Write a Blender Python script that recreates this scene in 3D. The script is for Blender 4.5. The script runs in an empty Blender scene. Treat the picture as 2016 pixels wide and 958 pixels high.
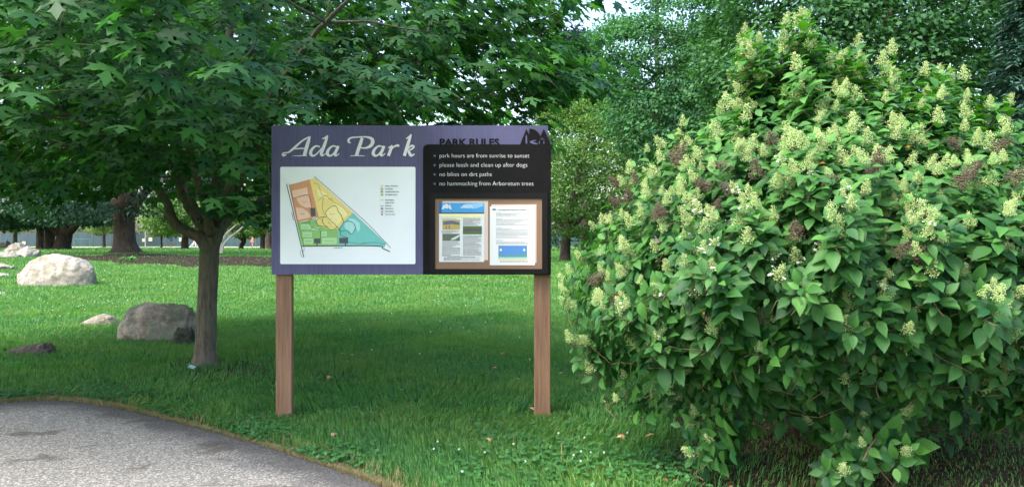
import bpy, bmesh, math, random
import numpy as np
from mathutils import Vector, noise, Matrix

# ------------------------------------------------------------------ camera, sky, sun, exposure
SC = bpy.context.scene
COL = SC.collection
R = math.radians
CAMZ, FPX, HOR, CX = 1.6, 1456.0, 467.0, 1008.0
cam_d = bpy.data.cameras.new('camera'); cam = bpy.data.objects.new('camera', cam_d); COL.objects.link(cam)
cam.location = (0, 0, CAMZ); cam.rotation_euler = (R(90), 0, 0)
cam_d.sensor_width = 36; cam_d.lens = 36 * FPX / 2016; cam_d.shift_y = -(479 - HOR) / 2016
cam_d.clip_start = .05; cam_d.clip_end = 4000
SC.camera = cam

SUN_DIR = Vector((-.58, -.42, 1.0)).normalized()         # towards the sun
elev = math.asin(SUN_DIR.z); azim = math.atan2(SUN_DIR.x, SUN_DIR.y)
world = bpy.data.worlds.new('World'); SC.world = world; world.use_nodes = True
wn, wl = world.node_tree.nodes, world.node_tree.links
bg = wn['Background']; sky = wn.new('ShaderNodeTexSky'); sky.sky_type = 'NISHITA'; sky.sun_disc = False
sky.sun_elevation = elev; sky.sun_rotation = azim; sky.dust_density = 4.0; sky.air_density = 1.2; sky.ozone_density = 1.0
hs = wn.new('ShaderNodeHueSaturation'); hs.inputs['Saturation'].default_value = 1.0
wl.new(sky.outputs[0], hs.inputs['Color']); wl.new(hs.outputs[0], bg.inputs[0]); bg.inputs[1].default_value = .15
sl = bpy.data.lights.new('sun', 'SUN'); sl.energy = 1.55; sl.angle = R(28); sl.color = (1, .96, .88)
so = bpy.data.objects.new('sun', sl); COL.objects.link(so)
so.rotation_euler = SUN_DIR.to_track_quat('Z', 'Y').to_euler(); so.location = (-20, -20, 40)
SC.view_settings.view_transform = 'Standard'; SC.view_settings.look = 'None'
SC.view_settings.exposure = 2.06; SC.view_settings.gamma = 1
cy = SC.cycles
cy.use_denoising = True; cy.max_bounces = 7; cy.diffuse_bounces = 4; cy.glossy_bounces = 2
cy.transmission_bounces = 4; cy.transparent_max_bounces = 6; cy.use_adaptive_sampling = True; cy.adaptive_threshold = .015
cy.caustics_reflective = False; cy.caustics_refractive = False
SC.render.engine = 'CYCLES'

# ------------------------------------------------------------------ helpers
def sm(t): t = np.clip(t, 0, 1); return t * t * (3 - 2 * t)
def gz(x, y):
    x = np.asarray(x, float); y = np.asarray(y, float)
    return .5 * sm((y - 18) / 32) * (1 - sm((y - 58) / 47)) + .012 * np.sin(x * .9 + 1.3 * np.sin(y * .5)) * sm((y - 2) / 6)
def P(px, py, Y): return np.array([(px - CX) / FPX * Y, Y, CAMZ + (HOR - py) / FPX * Y])
def G(px, py):                       # where the sight line of a pixel meets the ground
    Y = 5.0
    for _ in range(60):
        Y = .5 * Y + .5 * min(160, (CAMZ - float(gz((px - CX) / FPX * Y, Y))) * FPX / max(1, py - HOR))
    x = (px - CX) / FPX * Y
    return np.array([x, Y, float(gz(x, Y))])
def PX(V): return CX + V[:, 0] / V[:, 1] * FPX, HOR - (V[:, 2] - CAMZ) / V[:, 1] * FPX

def lin(r, g, b, s=1.0):
    f = lambda c: ((c / 255 + .055) / 1.055) ** 2.4 if c > 10 else c / 255 / 12.92
    return (f(r) * s, f(g) * s, f(b) * s)

def tag(o, label=None, cat=None, group=None, kind=None):
    for k, v in (('label', label), ('category', cat), ('group', group), ('kind', kind)):
        if v: o[k] = v
    return o
def thing(name, label, cat, loc, group=None):
    o = bpy.data.objects.new(name, None); COL.objects.link(o); o.location = tuple(float(c) for c in loc)
    o.empty_display_size = .2
    return tag(o, label, cat, group)
def origin(o):
    v = Vector((0, 0, 0))
    while o is not None: v += o.location; o = o.parent
    return np.array(v)
def mesh(name, V, F, mat, parent=None, loc=None, smooth=None, attrs=None):
    """V (n,3) world positions; F list of index arrays, each (m,k)."""
    V = np.asarray(V, float).reshape(-1, 3)
    if not isinstance(F, list): F = [F]
    F = [np.atleast_2d(np.asarray(f, dtype=np.int32)) for f in F if len(f)]
    off = origin(parent) if parent is not None else np.array([0., 0, 0])
    o_loc = np.array([0., 0, 0])
    if loc is not None: o_loc = np.asarray(loc, float) - off
    me = bpy.data.meshes.new(name)
    me.vertices.add(len(V)); me.vertices.foreach_set('co', (V - off - o_loc).astype(np.float32).ravel())
    nl = sum(f.size for f in F); nf = sum(len(f) for f in F)
    me.loops.add(nl); me.loops.foreach_set('vertex_index', np.concatenate([f.ravel() for f in F]))
    me.polygons.add(nf)
    tot = np.concatenate([np.full(len(f), f.shape[1], np.int32) for f in F])
    st = np.concatenate([[0], np.cumsum(tot)[:-1]]).astype(np.int32)
    me.polygons.foreach_set('loop_start', st)
    me.update(calc_edges=True)
    me.polygons.foreach_set('use_smooth', np.full(nf, smooth is not False))
    for k, a in (attrs or {}).items():
        at = me.attributes.new(k, 'FLOAT', 'POINT'); at.data.foreach_set('value', np.asarray(a, np.float32))
    me.materials.append(mat); me.validate()
    o = bpy.data.objects.new(name, me); COL.objects.link(o)
    if parent is not None: o.parent = parent
    o.location = tuple(float(c) for c in o_loc)
    return o
class MB:                                   # collects pieces of ONE mesh
    def __init__(s): s.V = []; s.F = {}; s.n = 0; s.A = []
    def add(s, V, F, a=0.0):
        V = np.asarray(V, float).reshape(-1, 3)
        for f in (F if isinstance(F, list) else [F]):
            f = np.atleast_2d(np.asarray(f))
            if f.size: s.F.setdefault(f.shape[1], []).append(f + s.n)
        s.V.append(V); s.n += len(V); s.A.append(np.full(len(V), a) if np.isscalar(a) else a)
        return s
    def box(s, x0, x1, y0, y1, z0, z1, a=0.0):
        V = [(x, y, z) for x in (x0, x1) for y in (y0, y1) for z in (z0, z1)]
        return s.add(V, [[0, 1, 3, 2], [4, 6, 7, 5], [0, 4, 5, 1], [2, 3, 7, 6], [0, 2, 6, 4], [1, 5, 7, 3]], a)
    def tube(s, pts, rad, n=8, a=0.0, cap=True):
        V, F = tube(pts, rad, n); s.add(V, F, a)
        return s
    def build(s, name, mat, parent=None, loc=None, smooth=False):
        return mesh(name, np.concatenate(s.V), [np.concatenate(f) for f in s.F.values()], mat, parent, loc, smooth, {'rnd': np.concatenate(s.A)})
def tube(pts, rad, n=8):
    p = np.asarray(pts, float); r = np.broadcast_to(np.asarray(rad, float), (len(p),))
    t = np.gradient(p, axis=0); t /= np.linalg.norm(t, axis=1)[:, None] + 1e-9
    ref = np.array([0., 1, 0]) if abs(t[:, 1]).mean() < .8 else np.array([1., 0, 0])
    u = np.cross(t, ref); u /= np.linalg.norm(u, axis=1)[:, None] + 1e-9; w = np.cross(t, u)
    an = np.linspace(0, 2 * math.pi, n, endpoint=False)
    V = p[:, None] + r[:, None, None] * (np.cos(an)[None, :, None] * u[:, None] + np.sin(an)[None, :, None] * w[:, None])
    V = V.reshape(-1, 3); m = len(p)
    i = np.arange(m - 1)[:, None] * n; j = np.arange(n)[None]; j2 = (j + 1) % n
    F = np.stack([i + j, i + j2, i + n + j2, i + n + j], -1).reshape(-1, 4)
    V = np.vstack([V, p[0], p[-1]]); b0, b1 = m * n, m * n + 1
    j = np.arange(n); j2 = (j + 1) % n
    T = np.vstack([np.stack([j2, j, np.full(n, b0)], -1), np.stack([(m - 1) * n + j, (m - 1) * n + j2, np.full(n, b1)], -1)])
    return V, [F, T]
def smooth_line(pts, k=6):
    p = np.asarray(pts, float); q = np.vstack([2 * p[0] - p[1], p, 2 * p[-1] - p[-2]]); out = []
    for i in range(1, len(q) - 2):
        for t in np.linspace(0, 1, k, endpoint=False):
            a, b, c, d = q[i - 1], q[i], q[i + 1], q[i + 2]
            out.append(.5 * (2 * b + (c - a) * t + (2 * a - 5 * b + 4 * c - d) * t * t + (3 * b - a - 3 * c + d) * t ** 3))
    out.append(p[-1]); return np.array(out)
def inside(poly, x, y):
    poly = np.asarray(poly, float); r = np.zeros(len(x), bool)
    a = poly; b = np.roll(poly, -1, 0)
    for (x0, y0), (x1, y1) in zip(a, b):
        if y0 == y1: continue
        c = ((y0 > y) != (y1 > y)) & (x < (x1 - x0) * (y - y0) / (y1 - y0) + x0); r ^= c
    return r
def edge_dist(poly, x, y):
    poly = np.asarray(poly, float); d = np.full(len(x), 1e9)
    for a, b in zip(poly, np.roll(poly, -1, 0)):
        e = b - a; L = (e ** 2).sum() + 1e-9
        t = np.clip(((x - a[0]) * e[0] + (y - a[1]) * e[1]) / L, 0, 1)
        d = np.minimum(d, np.hypot(x - a[0] - t * e[0], y - a[1] - t * e[1]))
    return d
def norm(v): return v / (np.linalg.norm(v, axis=-1, keepdims=True) + 1e-9)

# ------------------------------------------------------------------ materials
class NT:
    def __init__(s, name):
        s.m = bpy.data.materials.new(name); s.m.use_nodes = True
        s.n, s.l = s.m.node_tree.nodes, s.m.node_tree.links; s.b = s.n['Principled BSDF']; s.out = s.n['Material Output']
    def node(s, t, **kw):
        x = s.n.new(t)
        for k, v in kw.items():
            if k in x.inputs: x.inputs[k].default_value = v
            else: setattr(x, k, v)
        return x
    def co(s, which='Object', scale=(1, 1, 1)):
        t = s.node('ShaderNodeTexCoord'); m = s.node('ShaderNodeMapping'); m.inputs['Scale'].default_value = scale
        s.l.new(t.outputs[which], m.inputs[0]); return m.outputs[0]
    def pos(s):
        return s.node('ShaderNodeNewGeometry').outputs['Position']
    def noise(s, vec, scale, detail=4, rough=.6):
        x = s.node('ShaderNodeTexNoise', Scale=scale, Detail=detail, Roughness=rough)
        if vec is not None: s.l.new(vec, x.inputs['Vector'])
        return x.outputs['Fac']
    def ramp(s, fac, stops, interp='LINEAR'):
        x = s.node('ShaderNodeValToRGB'); cr = x.color_ramp; cr.interpolation = interp
        while len(cr.elements) < len(stops): cr.elements.new(.5)
        for e, (p, c) in zip(cr.elements, stops):
            e.position = p; e.color = (*c, 1) if not np.isscalar(c) else (c, c, c, 1)
        s.l.new(fac, x.inputs[0]); return x.outputs[0]
    def mix(s, fac, a, b, mode='MIX'):
        x = s.node('ShaderNodeMix', data_type='RGBA', blend_type=mode)
        for i, v in ((0, fac), (6, a), (7, b)):
            if isinstance(v, (int, float)): x.inputs[i].default_value = v
            elif isinstance(v, tuple): x.inputs[i].default_value = (*v, 1)
            else: s.l.new(v, x.inputs[i])
        return x.outputs[2]
    def attr(s, name): return s.node('ShaderNodeAttribute', attribute_name=name).outputs['Fac']
    def bump(s, h, strength=.5, dist=.02):
        x = s.node('ShaderNodeBump', Strength=strength, Distance=dist); s.l.new(h, x.inputs['Height'])
        s.l.new(x.outputs[0], s.b.inputs['Normal']); return x.outputs[0]
    def base(s, c, rough=.7, spec=.3):
        if isinstance(c, tuple): s.b.inputs['Base Color'].default_value = (*c, 1)
        else: s.l.new(c, s.b.inputs['Base Color'])
        s.b.inputs['Roughness'].default_value = rough; s.b.inputs['Specular IOR Level'].default_value = spec
        return s.m
def plain(name, c, rough=.6, spec=.3, var=.12, sc=30):
    n = NT(name); f = n.noise(n.co(), sc)
    return n.base(n.ramp(f, [(.3, tuple(k * (1 - var) for k in c)), (.7, tuple(min(1, k * (1 + var)) for k in c))]), rough, spec)
def leafmat(name, dark, light, trans, rough=.45, spec=.35, tf=.35, big=.35, bigscale=.8, rare=None):
    n = NT(name); r = n.attr('rnd')
    c = n.mix(r, dark, light)
    f = n.noise(n.pos(), bigscale, 2)
    c = n.mix(n.ramp(f, [(.35, 0.0), (.65, 1.0)]), c, n.mix(1.0, c, (1 - big * .9, 1 - big * .6, 1 - big), 'MULTIPLY'))
    if rare: c = n.mix(n.ramp(r, [(.972, 0.0), (.98, 1.0)]), c, rare)
    n.base(c, rough, spec)
    t = n.node('ShaderNodeBsdfTranslucent'); n.l.new(n.mix(1.0, c, trans, 'MULTIPLY'), t.inputs[0])
    mx = n.node('ShaderNodeMixShader'); mx.inputs[0].default_value = tf
    n.l.new(n.b.outputs[0], mx.inputs[1]); n.l.new(t.outputs[0], mx.inputs[2]); n.l.new(mx.outputs[0], n.out.inputs[0])
    return n.m
def barkmat(name, a, b, sc=8, strength=.6, moss=None):
    n = NT(name); v = n.co('Object', (1, 1, .18)); f = n.noise(v, sc * 3, 6, .7)
    c = n.ramp(f, [(.32, a), (.68, b)])
    f2 = n.noise(n.co(), 1.7, 5)
    c = n.mix(n.ramp(f2, [(.45, 0.0), (.62, .7)]), c, moss or tuple(x * 1.35 for x in b))
    n.bump(f, strength, .03); return n.base(c, .9, .15)
# ------------------------------------------------------------------ ground, path, soil
EDGE_PX = [(-260, 800), (-120, 793), (0, 792), (60, 788), (130, 788), (200, 797), (270, 812), (340, 831), (420, 853), (480, 869), (540, 887), (590, 903), (640, 919), (700, 940), (760, 962), (840, 1000), (960, 1070)]
edge = smooth_line([G(*p)[:2] for p in EDGE_PX], 12)
rs = np.random.RandomState(4)
_t = np.linspace(0, 60, len(edge))
edge = edge + .0055 * np.stack([np.sin(_t * 7.1) + .6 * np.sin(_t * 17.3), np.sin(_t * 5.3 + 1) + .6 * np.sin(_t * 23.)], -1)
path_poly = np.vstack([edge, [[edge[-1, 0], -6], [-14, -6], [-14, edge[0, 1]]]])
CEN = np.array([-4.2, 1.0])

# lawn sheet, reaching the horizon
gx = np.unique(np.concatenate([np.arange(-14, 14, .25), np.sinh(np.linspace(-5.2, 5.2, 90)) * 18]))
gy = np.unique(np.concatenate([np.arange(-4, 40, .3), np.arange(40, 125, 1.5), -4 - np.geomspace(1, 300, 14), 125 + np.geomspace(1, 1700, 24)]))
X, Yg = np.meshgrid(gx, gy); V = np.stack([X, Yg, gz(X, Yg)], -1).reshape(-1, 3)
inn = inside(path_poly, V[:, 0], V[:, 1]); V[inn, 2] -= .03
nx, ny = len(gx), len(gy); i = (np.arange(ny - 1)[:, None] * nx + np.arange(nx - 1)[None]).ravel()
n = NT('lawn ground')
f1 = n.noise(n.pos(), .55, 4); f2 = n.noise(n.pos(), 9, 5, .75); f3 = n.noise(n.pos(), 60, 3, .8)
c = n.ramp(f1, [(.3, (.035, .10, .022)), (.55, (.06, .15, .03)), (.75, (.10, .17, .04))])
c = n.mix(n.ramp(f2, [(.35, 0.0), (.7, .55)]), c, (.10, .20, .035))
c = n.mix(n.ramp(f3, [(.4, 0.0), (.75, .6)]), c, (.035, .06, .02))
n.bump(f3, .8, .05); m_lawn = n.base(c, .95, .1)
lawn = mesh('lawn', V, np.stack([i, i + 1, i + nx + 1, i + nx], -1), m_lawn, smooth=True); tag(lawn, kind='structure')

# asphalt path: rows run from the grass edge inwards, the attribute is the distance from the edge
fr = [0, .004, .012, .025, .045, .07, .11, .2, .35, .6, 1.0]
rows = []; dist = []
tocen = CEN - edge; L = np.linalg.norm(tocen, axis=1)
for f in fr:
    q = edge + tocen * f; rows.append(np.column_stack([q, np.full(len(q), .014) - (.012 if f == 0 else 0)])); dist.append(L * f)
V = np.vstack(rows); k = len(edge); i = (np.arange(len(fr) - 1)[:, None] * k + np.arange(k - 1)[None]).ravel()
ext = [(-14, -6, .014), (6, -6, .014), (6, edge[-1, 1], .014)]
n = NT('asphalt'); pos = n.pos(); d = n.attr('rnd')
vor = n.node('ShaderNodeTexVoronoi', Scale=95.0); n.l.new(pos, vor.inputs['Vector'])
bw = n.node('ShaderNodeSeparateColor'); n.l.new(vor.outputs['Color'], bw.inputs[0])
chip = n.ramp(bw.outputs[0], [(0, (.03, .03, .03)), (.3, (.12, .117, .115)), (.6, (.23, .225, .215)), (.86, (.42, .40, .375)), (1, (.66, .63, .58))])
gap = n.ramp(vor.outputs['Distance'], [(.0, 0.0), (.55, .0), (.8, .75)])
c = n.mix(gap, chip, (.05, .048, .045))
fn = n.noise(pos, 220, 3, .7); c = n.mix(.42, c, n.ramp(fn, [(.3, (.06, .06, .058)), (.6, (.32, .31, .29)), (.8, (.5, .48, .45))]))
dd = n.node('ShaderNodeMath', operation='ADD'); w = n.node('ShaderNodeMath', operation='MULTIPLY'); w.inputs[1].default_value = .5
fe = n.noise(pos, 3.2, 5, .65); n.l.new(fe, w.inputs[0]); n.l.new(d, dd.inputs[0]); n.l.new(w.outputs[0], dd.inputs[1])
band = n.ramp(dd.outputs[0], [(.40, .95), (.52, .6), (.70, 0.0)])
c = n.mix(band, c, n.mix(.75, c, (.022, .022, .026)))
st = n.noise(n.co('Object', (1.1, 1.6, 1)), 1.5, 4, .6); stn = n.ramp(st, [(.60, 0.0), (.66, .85)])
c = n.mix(stn, c, n.mix(.75, c, (.06, .05, .04)))
n.bump(bw.outputs[0], .9, .006); m_asph = n.base(c, .85, .25)
cap = [[4]]
F = np.stack([i, i + k, i + k + 1, i + 1], -1)
path = mesh('path', V, F, m_asph, attrs={'rnd': np.concatenate(dist)}); tag(path, kind='structure')

def fan_sheet(name, px_poly, mat, lift, rings=10, wob=.05, seed=0, world=None):
    q = smooth_line((world if world is not None else [G(*p)[:2] for p in px_poly]) + [(world[0] if world is not None else G(*px_poly[0])[:2])], 10)[:-1]
    c = q.mean(0); r = np.random.RandomState(seed); ph = r.rand(4) * 6; t = np.linspace(0, 2 * math.pi, len(q), endpoint=False)
    wv = 1 + wob * (np.sin(9 * t + ph[0]) + .7 * np.sin(17 * t + ph[1]) + .5 * np.sin(31 * t + ph[2]))
    rr = []; 
    for a in np.linspace(.02, 1, rings):
        p = c + (q - c) * (a * (1 + (wv - 1) * a))[:, None]
        rr.append(np.column_stack([p, gz(p[:, 0], p[:, 1]) + (lift if a < .97 else -.02)]))
    V = np.vstack(rr); k = len(q); j = np.arange(k)[None]; j2 = (j + 1) % k; i = np.arange(rings - 1)[:, None] * k
    F = np.stack([i + j, i + j2, i + k + j2, i + k + j], -1).reshape(-1, 4)
    o = mesh(name, V, F, mat, smooth=True); tag(o, kind='structure'); return o
def soilmat(name, a, b, c2, sc):
    n = NT(name); f = n.noise(n.pos(), sc, 6, .75); v = n.node('ShaderNodeTexVoronoi', Scale=sc * 3.0); n.l.new(n.pos(), v.inputs['Vector'])
    sp = n.node('ShaderNodeSeparateColor'); n.l.new(v.outputs['Color'], sp.inputs[0])
    c = n.ramp(f, [(.3, a), (.6, b), (.8, c2)]); c = n.mix(n.ramp(sp.outputs[0], [(.88, 0.0), (.96, .7)]), c, tuple(x * 1.2 for x in c2))
    n.bump(f, 1, .04); return n.base(c, .95, .1)
m_mulch = soilmat('mulch', (.009, .006, .005), (.022, .014, .010), (.05, .032, .022), 3)  # mulch brown, darkened further to carry the shade of the old tree's crown
m_soil = soilmat('soil', (.02, .013, .009), (.05, .034, .022), (.09, .065, .04), 14)
MULCH = [(110, 504), (180, 503), (240, 499.5), (320, 500), (400, 505), (480, 503.5), (560, 507), (660, 506), (760, 508), (800, 514), (740, 520), (600, 519), (530, 525), (430, 523), (370, 526), (300, 520), (240, 520), (180, 514)]
fan_sheet('mulch_bed', MULCH, m_mulch, .03, seed=2)
HSOIL_W = [(.9, 5.0), (1.6, 6.9), (3.2, 7.4), (5.6, 7.0), (6.2, 4.6), (4.6, 3.3), (2.2, 3.35), (1.2, 4.1)]
fan_sheet('soil_bed', None, m_soil, .012, seed=5, world=HSOIL_W)
RING = [(330, 715), (360, 745), (470, 752), (545, 735), (500, 713), (420, 706)]
fan_sheet('bare_soil', RING, m_soil, .006, seed=8, wob=.08)
far_path = [G(-300, 487.2), G(560, 487.2), G(560, 485.9), G(-300, 485.9)]
V = np.array(far_path); V[:, 2] += .03
tag(mesh('far_path', V, [[0, 1, 2, 3]], plain('pale gravel', (.42, .38, .32))), kind='structure')

# ------------------------------------------------------------------ grass
def blades(N, y0, y1, seed, h0, w0, dens_pow=2.0, xr=None, margin=1.2, wild=0):
    r = np.random.RandomState(seed)
    u = r.rand(N); a = 2 - dens_pow
    Y = (y0 ** a + u * (y1 ** a - y0 ** a)) ** (1 / a) if abs(a) > 1e-6 else y0 * (y1 / y0) ** u
    half = Y * (1008 / FPX) + margin; X = (r.rand(N) * 2 - 1) * half
    if xr: X = xr[0] + r.rand(N) * (xr[1] - xr[0])
    return X, Y
def make_grass(X, Y, seed, hs, ws, dry):
    r = np.random.RandomState(seed); N = len(X); z = gz(X, Y)
    an = r.rand(N) * 6.283; lean = (.25 + .75 * r.rand(N)); d = np.stack([np.cos(an), np.sin(an)], -1)
    # gentle combing so that tufts lean together
    cx = np.sin(X * 1.7 + 2 * np.sin(Y * 1.1)); cyy = np.cos(Y * 1.5 + 2 * np.sin(X * .9)); d = norm(d + .9 * np.stack([cx, cyy], -1))
    side = np.stack([-np.sin(an), np.cos(an)], -1) * (ws / 2)[:, None]
    side[:, 0] = np.where(abs(side[:, 0]) < ws * .25, np.sign(side[:, 0] + 1e-6) * ws * .25, side[:, 0])
    b = np.column_stack([X, Y]); H = hs
    def pt(f, sl, out, s): return np.column_stack([b + d * (out * H * lean)[:, None] + s * side * sl, z + H * f * (1 - .25 * lean * (f > .9))])
    V = np.stack([pt(-.05, 1, 0, -1), pt(-.05, 1, 0, 1), pt(.55, .8, .22, -1), pt(.55, .8, .22, 1), pt(1., 0, .75, 1)], 1).reshape(-1, 3)
    i = np.arange(N)[:, None] * 5
    F4 = i + np.array([[0, 1, 3, 2]]); F3 = i + np.array([[2, 3, 4]])
    rn = np.repeat(np.clip(r.rand(N), 0, .96), 5)
    return V, [F4, F3], rn, np.repeat(dry, 5)
n = NT('grass blade'); r_ = n.attr('rnd'); dr = n.attr('dry')
f1 = n.noise(n.pos(), .6, 3); f2 = n.noise(n.pos(), 3.5, 3)
c = n.mix(r_, (.034, .135, .038), (.118, .30, .078))
c = n.mix(n.ramp(f1, [(.42, 0.0), (.6, .75)]), c, (.135, .265, .06))
c = n.mix(n.ramp(f2, [(.52, 0.0), (.66, .6)]), c, (.035, .14, .05))
c = n.mix(dr, c, n.mix(r_, (.20, .145, .08), (.36, .29, .18)))
n.base(c, .5, .25)
t = n.node('ShaderNodeBsdfTranslucent'); n.l.new(n.mix(1.0, c, (1.1, 1.3, .6), 'MULTIPLY'), t.inputs[0])
mx = n.node('ShaderNodeMixShader'); mx.inputs[0].default_value = .38
n.l.new(n.b.outputs[0], mx.inputs[1]); n.l.new(t.outputs[0], mx.inputs[2]); n.l.new(mx.outputs[0], n.out.inputs[0])
m_grass = n.m
soil_px = lambda poly, x, y, w=None: inside(np.array(w if w is not None else [G(*p)[:2] for p in poly]), x, y)
def grass_zone(N, y0, y1, seed, h, w, keep_mulch=.2):
    X, Y = blades(N, y0, y1, seed, h, w)
    r = np.random.RandomState(seed + 50)
    de = edge_dist(path_poly, X, Y); ip = inside(path_poly, X, Y)
    keep = ~ip | ((de < .03) & (r.rand(len(X)) < .3))
    keep &= ~((de < .11) & (r.rand(len(X)) < .55))
    for poly, wpoly in ((MULCH, None), (None, HSOIL_W), (RING, None)):
        ins = soil_px(poly, X, Y, wpoly); keep &= ~(ins & (r.rand(len(X)) > (keep_mulch if poly is not RING else .45)))
    X, Y, de = X[keep], Y[keep], de[keep]; N = len(X)
    hs = h * (.45 + .75 * r.rand(N)) * (1 + .25 * np.sin(X * 2.3 + np.sin(Y * 3)) * np.cos(Y * 1.9))
    ws = w * (Y / y0) * (.7 + .6 * r.rand(N))
    dry = (r.rand(N) < np.where(de < .10, .85, np.where(de < .22, .25, .012))).astype(float)
    hs *= np.where(de < .12, .5, 1.0)
    for g0 in (G(555, 818), G(1068, 820)):
        hs = np.where(np.hypot(X - g0[0], Y - g0[1] + .12) < .34, hs * .5, hs)
    # longer unmown grass beside the shrub
    wild = (X > .3) & (X < 1.5) & (Y < 5.6) & (r.rand(N) < .03)
    hs = np.where(wild, hs * 2.4, hs); ws = np.where(wild, ws * 1.4, ws)
    return make_grass(X, Y, seed + 9, hs, ws, dry)
parts = [grass_zone(210000, 3.6, 8.5, 1, .075, .0042), grass_zone(190000, 8.5, 18, 2, .075, .0065), grass_zone(120000, 18, 50, 3, .10, .016), grass_zone(30000, 50, 115, 4, .14, .05)]
# straw fringe along the path
r = np.random.RandomState(77); q = r.randint(0, len(edge) - 1, 26000); e0 = edge[q] + (edge[q + 1] - edge[q]) * r.rand(26000)[:, None]
out = norm(edge - CEN)[q]; o_ = np.abs(r.randn(26000)) * .036 - .010; X, Y = (e0 + out * o_[:, None]).T
parts.append(make_grass(X, Y, 78, .022 + .03 * r.rand(26000), .003 + .002 * r.rand(26000), (r.rand(26000) < .85).astype(float)))
# tufts closing round posts, rocks and the trunk
TUFT = [(G(555, 815), .13, 160, .06), (G(1068, 820), .13, 160, .06), (G(405, 724), .26, 700, .08)]
for (g, rad, N, h) in TUFT:
    a = r.rand(N) * 6.283; rr = rad * (.62 + .6 * r.rand(N))
    parts.append(make_grass(g[0] + rr * np.cos(a), g[1] + .07 + rr * np.sin(a), 5, h * (.4 + .8 * r.rand(N)), np.full(N, .005), (r.rand(N) < .12).astype(float)))
nV = 0; VV, F4, F3, RN, DR = [], [], [], [], []
for V, (a, b), rn, dy in parts:
    VV.append(V); F4.append(a + nV); F3.append(b + nV); RN.append(rn); DR.append(dy); nV += len(V)
gr = mesh('grass', np.vstack(VV), [np.vstack(F4), np.vstack(F3)], m_grass, attrs={'rnd': np.concatenate(RN), 'dry': np.concatenate(DR)})
tag(gr, 'mown green lawn grass with a straw coloured fringe along the path', 'grass', kind='stuff')
# ------------------------------------------------------------------ the park sign
YS = 6.56; K = YS / FPX
def S(px, py, off=0.0): return np.array([(px - CX) * K, YS - off, CAMZ + (HOR - py) * K])
def Z(u, v): return (530 + u / 3.09, 240 + v / 3.09)
def Z2(u, v): return (820 + u / 3.089, 240 + v / 3.09)
sign = thing('park_sign', 'purple and black park sign board on two brown wooden posts', 'sign', (S(809, 0)[0], YS, 0))
def slab(mb, pts, o0, o1, a=0.0):           # polygon in picture pixels of the board, from o0 to o1 metres in front of it
    n_ = len(pts); f = [S(x, y, o1) for x, y in pts]; b = [S(x, y, o0) for x, y in pts]
    area = sum(pts[i][0] * pts[(i + 1) % n_][1] - pts[(i + 1) % n_][0] * pts[i][1] for i in range(n_))
    if area < 0: f = f[::-1]; b = b[::-1]
    from mathutils.geometry import tessellate_polygon
    T = tessellate_polygon([[Vector((p[0], p[2], 0)) for p in f]])
    V = np.array(f + b); q = [[i, (i + 1) % n_, n_ + (i + 1) % n_, n_ + i] for i in range(n_)]
    tri = []
    for t in T:
        A, B_, C_ = (np.array(f[k]) for k in t); nn = np.cross(B_ - A, C_ - A)
        tri.append(list(t) if nn[1] < 0 else list(t)[::-1])
    tb = [[n_ + k for k in t[::-1]] for t in tri]
    mb.add(V, [q, tri + tb], a); return mb
def rrect(x0, y0, x1, y1, r, corners=(1, 1, 1, 1)):
    out = []
    for (cx_, cy_, a0, on) in ((x0 + r, y0 + r, 180, corners[0]), (x1 - r, y0 + r, 270, corners[1]), (x1 - r, y1 - r, 0, corners[2]), (x0 + r, y1 - r, 90, corners[3])):
        if on: out += [(cx_ + r * math.cos(R(a0 + t)), cy_ + r * math.sin(R(a0 + t))) for t in (0, 22, 45, 68, 90)]
        else: out.append((x0 if cx_ < (x0 + x1) / 2 else x1, y0 if cy_ < (y0 + y1) / 2 else y1))
    return out
nP = NT('purple paint'); f = nP.noise(nP.co('Object', (1, 1, .05)), 55, 4, .7); f2 = nP.noise(nP.co(), 2.2, 4)
c = nP.ramp(f, [(.3, lin(84, 82, 112)), (.7, lin(98, 96, 130))]); c = nP.mix(nP.ramp(f2, [(.4, 0.0), (.7, .3)]), c, lin(74, 73, 100))
nP.bump(f, .12, .004); m_purple = nP.base(c, .6, .15)
m_black = plain('black paint', (.0065, .006, .0058), .65, .12, .25, 12)
m_white = plain('white panel', (.84, .85, .89), .6, .2, .02, 3)
m_letter = plain('silver lettering', (.72, .72, .76), .7, .1, .03, 20)
m_ltext = plain('light lettering', (.62, .62, .62), .5, .3, .02)
def flat(name, c): return plain(name, c, .55, .3, .04, 40)
m_ink = flat('dark ink', (.05, .05, .055)); m_orange = flat('terracotta print', lin(214, 150, 112)); m_yell = flat('yellow print', lin(240, 215, 135))
m_teal = flat('teal print', lin(120, 195, 190)); m_green = flat('green print', lin(140, 190, 115)); m_lgreen = flat('light green print', lin(180, 218, 165))
m_salmon = flat('salmon print', lin(240, 196, 172)); m_ltyel = flat('light yellow print', lin(250, 232, 165)); m_ltteal = flat('light teal print', lin(175, 222, 222)); m_grey = flat('grey print', lin(84, 88, 90))
mb = MB(); slab(mb, rrect(534.5, 247, 1079, 540, 1.5), -.05, 0); board = mb.build('board', m_purple, sign)
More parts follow.
